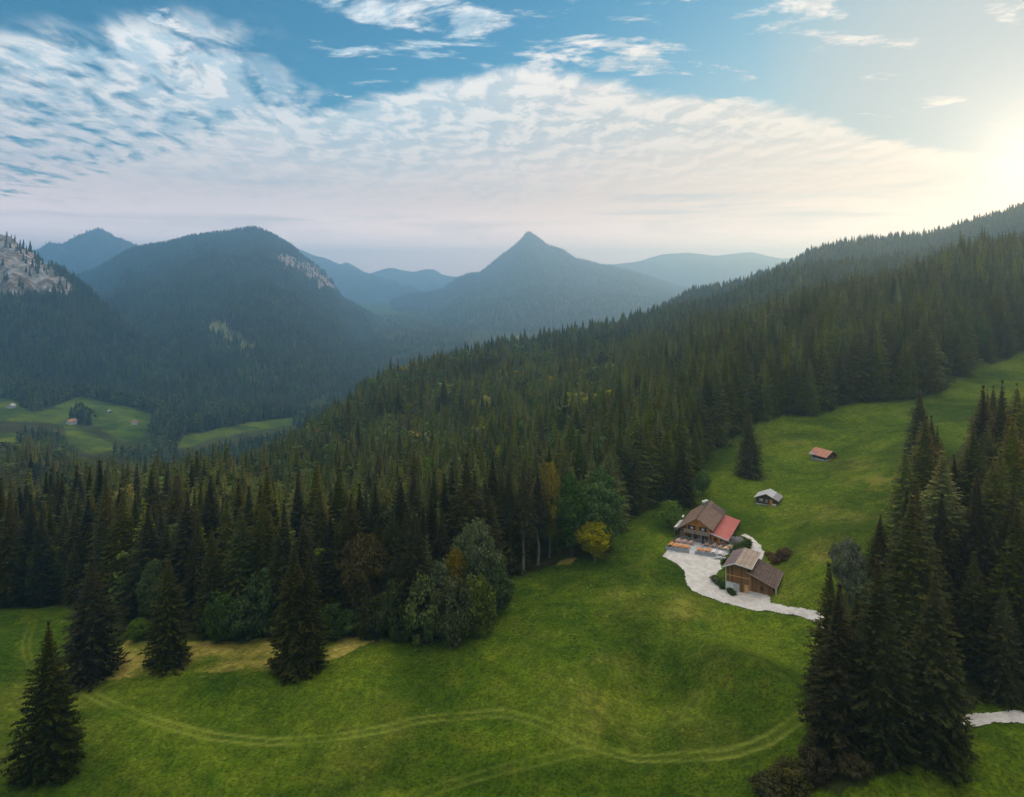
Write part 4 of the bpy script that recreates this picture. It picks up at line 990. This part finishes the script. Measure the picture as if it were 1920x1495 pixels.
def barn():
    ox, oy, oz = at(1362, 1107); oz += .9; A = radians(-31)
    r = empty('barn', (ox, oy, oz), A, 'weathered wooden barn of two blocks with a steep dark lean-to roof beside the gravel yard', 'barn')
    P = lambda *p: [tuple(q) for q in p]
    MB().prism(P((0,1.55),(5.4,1.55),(5.4,5.85),(2.2,6.30),(0,5.30)), 0, 9.6).build('upper_wall', 'brown_boards', r)
    MB().box(0.05, 5.38, .06, 9.5, -2.0, 1.55).build('lower_wall', 'stone_wall', r)
    MB().box(0.0, 1.75, -.12, .057, -2.0, 1.15).build('plaster_wall', 'white_plaster', r)
    MB().box(1.75, 3.1, -.02, .058, -2.0, 1.2).build('grey_wall', 'pale_stone', r)
    MB().prism(P((5.42,.25),(10.9,.25),(10.9,2.70),(5.42,4.72)), .02, 9.0).build('lean_to_wall', 'brown_boards', r)
    MB().box(5.40, 10.95, -.04, 9.05, -2.4, .25).build('lean_to_base', 'pale_stone', r)
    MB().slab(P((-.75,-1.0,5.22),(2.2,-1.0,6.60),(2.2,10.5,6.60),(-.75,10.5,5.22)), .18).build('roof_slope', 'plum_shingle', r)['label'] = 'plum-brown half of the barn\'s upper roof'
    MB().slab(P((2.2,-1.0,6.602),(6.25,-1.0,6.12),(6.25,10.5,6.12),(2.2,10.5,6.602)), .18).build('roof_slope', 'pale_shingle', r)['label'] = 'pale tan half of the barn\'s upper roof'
    MB().slab(P((-.8,-1.06,5.24),(2.2,-1.06,6.63),(2.2,-1.003,6.63),(-.8,-1.003,5.24)), .24).build('verge_board', 'white_paint', r)
    MB().slab(P((2.21,-1.06,6.63),(6.32,-1.06,6.14),(6.32,-1.003,6.14),(2.21,-1.003,6.63)), .24).build('verge_board', 'white_paint', r)
    MB().box(6.255, 6.32, -.99, 10.5, 5.92, 6.13).build('fascia', 'white_paint', r)
    MB().slab(P((5.0,-.8,5.05),(11.8,-.8,2.55),(11.8,9.8,2.55),(5.0,9.8,5.05)), .18).build('lean_to_roof', 'dark_shingle', r)['label'] = 'steep dark shingle lean-to roof of the barn'
    MB().slab(P((4.95,-.86,5.09),(11.85,-.86,2.56),(11.85,-.803,2.56),(4.95,-.803,5.09)), .22).build('verge_board', 'pale_shingle', r)
    MB().box(11.81, 11.87, -.80, 9.8, 2.34, 2.56).build('gutter', 'pale_shingle', r)
    # side strip above the lean-to roof
    MB().box(5.402, 5.46, .05, 9.4, 4.95, 5.85).build('side_wall', 'dark_boards', r)
    for (a, b) in ((.7, 2.7), (5.6, 7.4)): MB().box(5.47, 5.55, a, b, 5.06, 5.30).build('window_ledge', 'white_paint', r)
    for y in (1.0, 1.75, 2.5, 5.8, 6.6, 7.3): MB().box(5.463, 5.50, y-.28, y+.28, 5.32, 5.80).build('pane', 'window_glass', r)
    # front details
    MB().box(-.02, 5.42, -.07, -.003, 3.02, 3.20).build('belt_beam', 'tan_door', r)
    for x in (.05, 1.8, 3.6, 5.3): MB().box(x-.08, x+.08, -.09, -.003, 1.58, 3.0).build('post', 'brown_boards', r)
    dr = MB().box(4.35, 5.25, -.10, .056, -.55, 1.50).build('door', 'tan_door', r); MB().box(5.08, 5.14, -.15, -.102, .45, .62).build('handle', 'grey_metal', dr)
    MB().box(3.15, 4.25, -.01, .055, -.5, 1.45).build('gate', 'brown_boards', r)
    MB().box(5.5, 5.62, -.06, .017, .26, 4.55).build('corner_post', 'tan_door', r)
    for x in (7.2, 8.9): MB().box(x-.06, x+.06, -.05, .017, .26, 4.72-(x-5.42)*.37-.06).build('batten', 'brown_boards', r)
    MB().box(8.05, 8.75, -.05, .015, 1.0, 1.9).build('hatch', 'dark_boards', r)
    MB().tube((-.10,-.12,-1.2), (-.10,-.12,5.05), .07).build('downpipe', 'white_paint', r)
    MB().tube((-.10,-.16,1.42), (2.6,-.16,1.30), .06).build('gutter_pipe', 'white_paint', r)
    MB().tube((11.75,-.85,-1.2), (11.75,-.85,2.5), .09).build('downpipe', 'white_paint', r)
    for y in (2.5, 6.0): MB().box(10.903, 10.96, y-.5, y+.5, .9, 1.7).build('side_hatch', 'dark_boards', r)
barn()

def hut(px, py, ang, w, L, hw, hr, wall, roofl, roofr, label, base='pale_stone', over=.7, name='hut', details=None):
    ox, oy, oz = at(px, py); r = empty(name, (ox, oy, oz), radians(ang), label, 'hut'); P = lambda *p: [tuple(q) for q in p]; a = w/2; sl = (hr-hw)/a
    MB().prism(P((-a,.15),(a,.15),(a,hw-.1),(0,hr-.14),(-a,hw-.1)), 0, L).build('wall', wall, r)
    MB().box(-a-.12, a+.12, -.10, L+.1, -1.6, .15).build('stone_base', base, r)
    e = a+over; ze = hr-e*sl+.1
    MB().slab(P((-e,-over,ze),(0,-over,hr+.1),(0,L+over,hr+.1),(-e,L+over,ze)), .14).build('roof_slope', roofl, r)
    MB().slab(P((0,-over,hr+.102),(e,-over,ze),(e,L+over,ze),(0,L+over,hr+.102)), .14).build('roof_slope', roofr, r)
    MB().slab(P((-e,-over-.05,ze+.03),(0,-over-.05,hr+.13),(0,-over-.003,hr+.13),(-e,-over-.003,ze+.03)), .2).build('verge_board', 'pale_shingle', r)
    MB().slab(P((0,-over-.05,hr+.132),(e,-over-.05,ze+.03),(e,-over-.003,ze+.03),(0,-over-.003,hr+.132)), .2).build('verge_board', 'pale_shingle', r)
    return r, e, ze, sl
r, e, ze, sl = hut(1437, 947, -33, 6.6, 5.6, 2.2, 3.7, 'log_wall', 'grey_sheet_roof', 'grey_sheet_roof', 'small log hut with a pale grey sheet roof above the chalet')
MB().slab([(e*.52,-.68,3.7+.13-e*.52*sl),(e*1.0,-.68,ze+.03),(e*1.0,6.28,ze+.03),(e*.52,6.28,3.7+.13-e*.52*sl)], .03).build('roof_sheet', 'mauve_sheet_roof', r)
MB().box(1.0, 1.9, -.06, -.003, .2, 2.0).build('door', 'orange_boards', r)
window(r, -1.7, 0, 1.15, .95, .75, 'white_paint', curtain=True); window(r, .1, 0, .95, .6, .6, 'white_paint')
MB().box(2.0, 3.2, -.9, -.12, -1.2, .75).build('stone_ramp', 'pale_stone', r)
for k in range(4): MB().box(-3.1+k*.02, 3.1, -.04, -.003, .48+k*.48, .54+k*.48).build('log_joint', 'dark_boards', r)
r, e, ze, sl = hut(1558, 862, 27, 6.2, 6.4, 1.75, 3.4, 'log_wall', 'rust_roof', 'rust_roof', 'low log hut with a rusty red roof higher up the meadow', over=.9)
MB().box(-3.16, -3.103, 1.0, 3.4, .3, 1.5).build('opening', 'dark_paint', r)
MB().box(.6, 1.5, -.06, -.003, .2, 1.75).build('door', 'brown_boards', r)
for x in (-2.2, -1.1, 2.3): MB().box(x-.07, x+.07, -.05, -.003, .2, 1.8).build('post', 'grey_boards', r)
MB().slab([(-4.6,4.6,1.45),(-3.2,4.6,1.85),(-3.2,6.9,1.85),(-4.6,6.9,1.45)], .10).build('side_roof', 'mauve_sheet_roof', r)
for y in (4.7, 6.8): MB().box(-4.5, -4.38, y-.06, y+.06, -1.2, 1.36).build('post', 'grey_boards', r)
def farmhouse(px, py, ang, s, wall, roof, label):
    r, e, ze, sl = hut(px, py, ang, 8*s, 11*s, 4*s, 6.6*s, wall, roof, roof, label, name='farmhouse', over=.8*s)
    for k in range(3):
        for z in (.9, 2.6): window(r, (-2.4+k*2.4)*s, 0, z*s, .9*s, 1.0*s)
    for k in range(4): window(r, (1.6+k*2.6)*s, 4*s, 1.2*s, .9*s, 1.0*s, ax='y')
    c = MB().box(-.9*s, -.3*s, 6*s, 6.6*s, 5.6*s, 7.4*s).build('chimney', 'white_plaster', r)
    r['category'] = 'house'
farmhouse(252, 797, 30, .9, 'white_plaster', 'red_tile', 'red-roofed farmhouse out on the open valley meadow')
farmhouse(207, 775, 40, .7, 'log_wall', 'grey_sheet_roof', 'small grey-roofed cabin uphill on the valley meadow')
farmhouse(127, 796, -20, 1.0, 'white_plaster', 'rust_roof', 'rust-roofed farmhouse beside the dark trees in the valley')
farmhouse(18, 766, 10, .9, 'white_plaster', 'grey_sheet_roof', 'white farmhouse on the shaded valley pasture')
farmhouse(984, 640, 10, 1.6, 'white_plaster', 'grey_sheet_roof', 'white farmhouse on the pale field beyond the forest crest')

# canopy behind the chalet
def local(o, x, y): 
    c, s = cos(o.rotation_euler.z), sin(o.rotation_euler.z); return (o.location.x+x*c-y*s, o.location.y+x*s+y*c)
cx_, cy_, _ = at(1277, 999)
cz = hz(cx_, cy_); cn = empty('canopy', (cx_, cy_, cz), CH.rotation_euler.z, 'white canvas canopy on thin posts against the chalet\'s side', 'canopy')
MB().slab([(-1.3,-3.4,2.55),(1.6,-3.4,3.35),(1.6,3.4,3.35),(-1.3,3.4,2.55)], .06).build('canvas_roof', 'canvas', cn)
for sx, sz in ((-1.2, 2.5), (1.5, 3.25)):
    for sy in (-3.2, 0, 3.2): MB().tube((sx, sy, -.8), (sx, sy, sz), .05).build('post', 'grey_metal', cn)

# terrace furniture: tables and benches, one thing each
def table_proto(top):
    b = empty('beer_table', (0, 0, 0), 0); t = MB()
    for k in range(3): t.box(-.40+k*.27, -.15+k*.27, -1.15, 1.15, .70, .75)
    t.build('table_top', top, b)
    for y in (-.85, .85):
        MB().box(-.34, -.28, y-.03, y+.03, 0, .70).box(.28, .34, y-.03, y+.03, 0, .70).box(-.28, .28, y-.025, y+.025, .30, .35).build('trestle', 'grey_metal', b)
    return b
def bench_proto(top):
    b = empty('beer_bench', (0, 0, 0), 0); MB().box(-.14, .14, -1.15, 1.15, .42, .46).build('seat', top, b)
    for y in (-.85, .85): MB().box(-.10, .10, y-.03, y+.03, 0, .42).build('leg', 'grey_metal', b)
    return b
def clone(o):
    c = o.copy(); COL.objects.link(c)
    for ch in list(o.children): k = ch.copy(); COL.objects.link(k); k.parent = c
    return c
PROT = {}
SETS = [('orange_wood', [(1259,1024),(1267,1026),(1277,1027),(1288,1029),(1313,1034),(1327,1035.5)]), ('white_wood', [(1339,1038),(1351,1041)]), ('blond_wood', [(1368,1027),(1362,1031)]),
        ('pink_wood', [(1272,1017),(1284,1019),(1296,1021),(1326,1024),(1340,1026),(1352,1029)])]
WORDS = {'orange_wood': ('bright orange', 'fence'), 'white_wood': ('whitish', 'yard'), 'blond_wood': ('pale blond', 'garden bushes'), 'pink_wood': ('faded pinkish', 'chalet wall')}
for top, spots in SETS:
    w, near_ = WORDS[top]
    for (px, py) in spots:
        x, y, z = at(px, py)
        for kind, dx in (('table', 0), ('bench', -.62), ('bench', .62)):
            key = (kind, top)
            if key not in PROT: PROT[key] = o = (table_proto if kind == 'table' else bench_proto)(top)
            else: o = clone(PROT[key])
            rz = CH.rotation_euler.z; xx, yy = x+dx*cos(rz), y+dx*sin(rz)
            o.location = (xx, yy, hz(xx, yy)+.07); o.rotation_euler = (0, 0, rz)
            tag(o, '%s wooden %s in the terrace rows by the %s' % (w, kind, near_), kind, '%s %s on the terrace' % (w, 'tables' if kind == 'table' else 'benches'))
def parasol(px, py):
    x, y, z = at(px, py); p = empty('parasol', (x, y, z+.07), 0, 'closed dark blue parasol standing in the middle of the terrace', 'parasol')
    MB().tube((0,0,0), (0,0,2.3), .03).build('pole', 'grey_metal', p); MB().tube((0,0,.9), (0,0,2.25), .22, .05, 8).build('folded_cover', 'blue_fabric', p); MB().box(-.3,.3,-.3,.3,0,.10).build('foot', 'grey_metal', p)
parasol(1318, 1026)
def fence(pts, label, h=1.0, m='grey_metal', name='fence', step=1.6, rails=(.35, .68, .98), panel=None, lift=.05):
    P = [np.array(at(*p)) for p in pts]; r = empty(name, tuple(P[0]), 0, label, 'fence'); o = P[0]
    for a, b in zip(P[:-1], P[1:]):
        n = max(1, int(round(np.linalg.norm(b-a)/step)))
        q = [a+(b-a)*i/n for i in range(n+1)]; q = [np.array((v[0], v[1], hz(v[0], v[1])+lift))-o for v in q]
        for v in q[:-1] if b is not P[-1] else q: MB().box(v[0]-.05, v[0]+.05, v[1]-.05, v[1]+.05, v[2]-.3, v[2]+h).build('post', m, r)
        for u, v in zip(q[:-1], q[1:]):
            for z in rails: MB().tube(u+(0,0,z*h), v+(0,0,z*h), .028).build('rail', m, r)
            if panel:
                MB().slab([u+(0,.01,h*.92), v+(0,.01,h*.92), v+(0,.05,h*.92), u+(0,.05,h*.92)], h*.80).build('panel', panel, r)
    return r
fence([(1248,1032),(1270,1035.5),(1292,1038.5)], 'grey metal fence along the terrace side with the orange tables', panel='grey_metal')
fence([(1303,1040.5),(1325,1043.5),(1343,1046.5)], 'grey metal fence between the terrace entrance and the whitish tables', panel='grey_metal')
fence([(1248,1031),(1262,1018),(1275,1006)], 'wooden terrace fence climbing beside the meadow toward the canopy', 1.0, 'grey_boards')
fence([(1378,1014),(1388,1011),(1396,1014),(1403,1021)], 'dark picket fence round the garden bushes', 1.1, 'dark_boards', step=.8, lift=0)
# stone wall at the foot of the terrace, garden shrubs
x, y, z = at(1349, 1049); w = empty('stone_wall', (x, y, z), CH.rotation_euler.z+.5, 'short grey stone wall below the whitish tables', 'wall')
for i in range(5):
    for j in range(3): MB().box(-1.6+i*.66+(j % 2)*.2, -.98+i*.66+(j % 2)*.2, -.25+.02*((i+j) % 3), .2, -.4+j*.33, -.09+j*.33).build('stone', 'pale_stone', w)
for i, (a, b, c, d) in enumerate([(1363,1023,1011,20),(1374,1021,1008,22),(1385,1022,1009,20)]): hand(a, b, c, d, 'lavender_shrub', 'grey lavender-like bush beside the chalet\'s lean-to', i, 'grey bushes by the lean-to')
for i, (a, b, c, d) in enumerate([(1384,1039,1021,22),(1394,1034,1018,22),(1401,1028,1014,16),(1376,1043,1029,18)]): hand(a, b, c, d, 'green_shrub', 'small green bush in the garden bed between terrace and path', i, 'green bushes of the garden bed')
hand(1405,1026,1012,10,'lime_shrub','bright lime-green bush at the tip of the garden bed',1)
for i, (a, b, c, d) in enumerate([(1341,1090,1080,18),(1348,1097,1088,16),(1357,1104,1095,15),(1369,1112,1104,14),(1375,1116,1109,12)]): hand(a, b, c, d, 'green_shrub', 'low green bush in the strip between yard and barn front', i+1, 'bushes in front of the barn')
for i, (a, b, c, d) in enumerate([(1452,1056,1043,22),(1464,1050,1034,24),(1474,1042,1028,22),(1444,1046,1036,18)]): hand(a, b, c, d, 'russet_shrub', 'brownish shrub on the bank behind the barn', i, 'brown shrubs behind the barn')
for i, (a, b, c, d) in enumerate([(1362,1058,1050,18),(1372,1052,1044,16)]): hand(a, b, c, d, 'dry_shrub_shrub', 'low brownish bush on the grass wedge beside the barn\'s roof', i, 'bushes on the grass wedge')

# ------------------------------------------------------------------ haze
def build_haze():
    o = MB().box(-15500, 15500, -900, 12700, -330, 690).build('haze', 'gravel')
    m = bpy.data.materials.new('haze'); m.use_nodes = True; t = m.node_tree; t.nodes.clear()
    v = t.nodes.new('ShaderNodeVolumePrincipled'); out = t.nodes.new('ShaderNodeOutputMaterial')
    v.inputs['Color'].default_value = (0.27, 0.63, 1.0, 1); v.inputs['Density'].default_value = HAZE_DENSITY; v.inputs['Anisotropy'].default_value = 0.56
    t.links.new(v.outputs[0], out.inputs['Volume'])
    o.data.materials.clear(); o.data.materials.append(m); tag(o, 'thin blue evening haze filling the valley air', 'haze', kind='stuff')
build_haze()
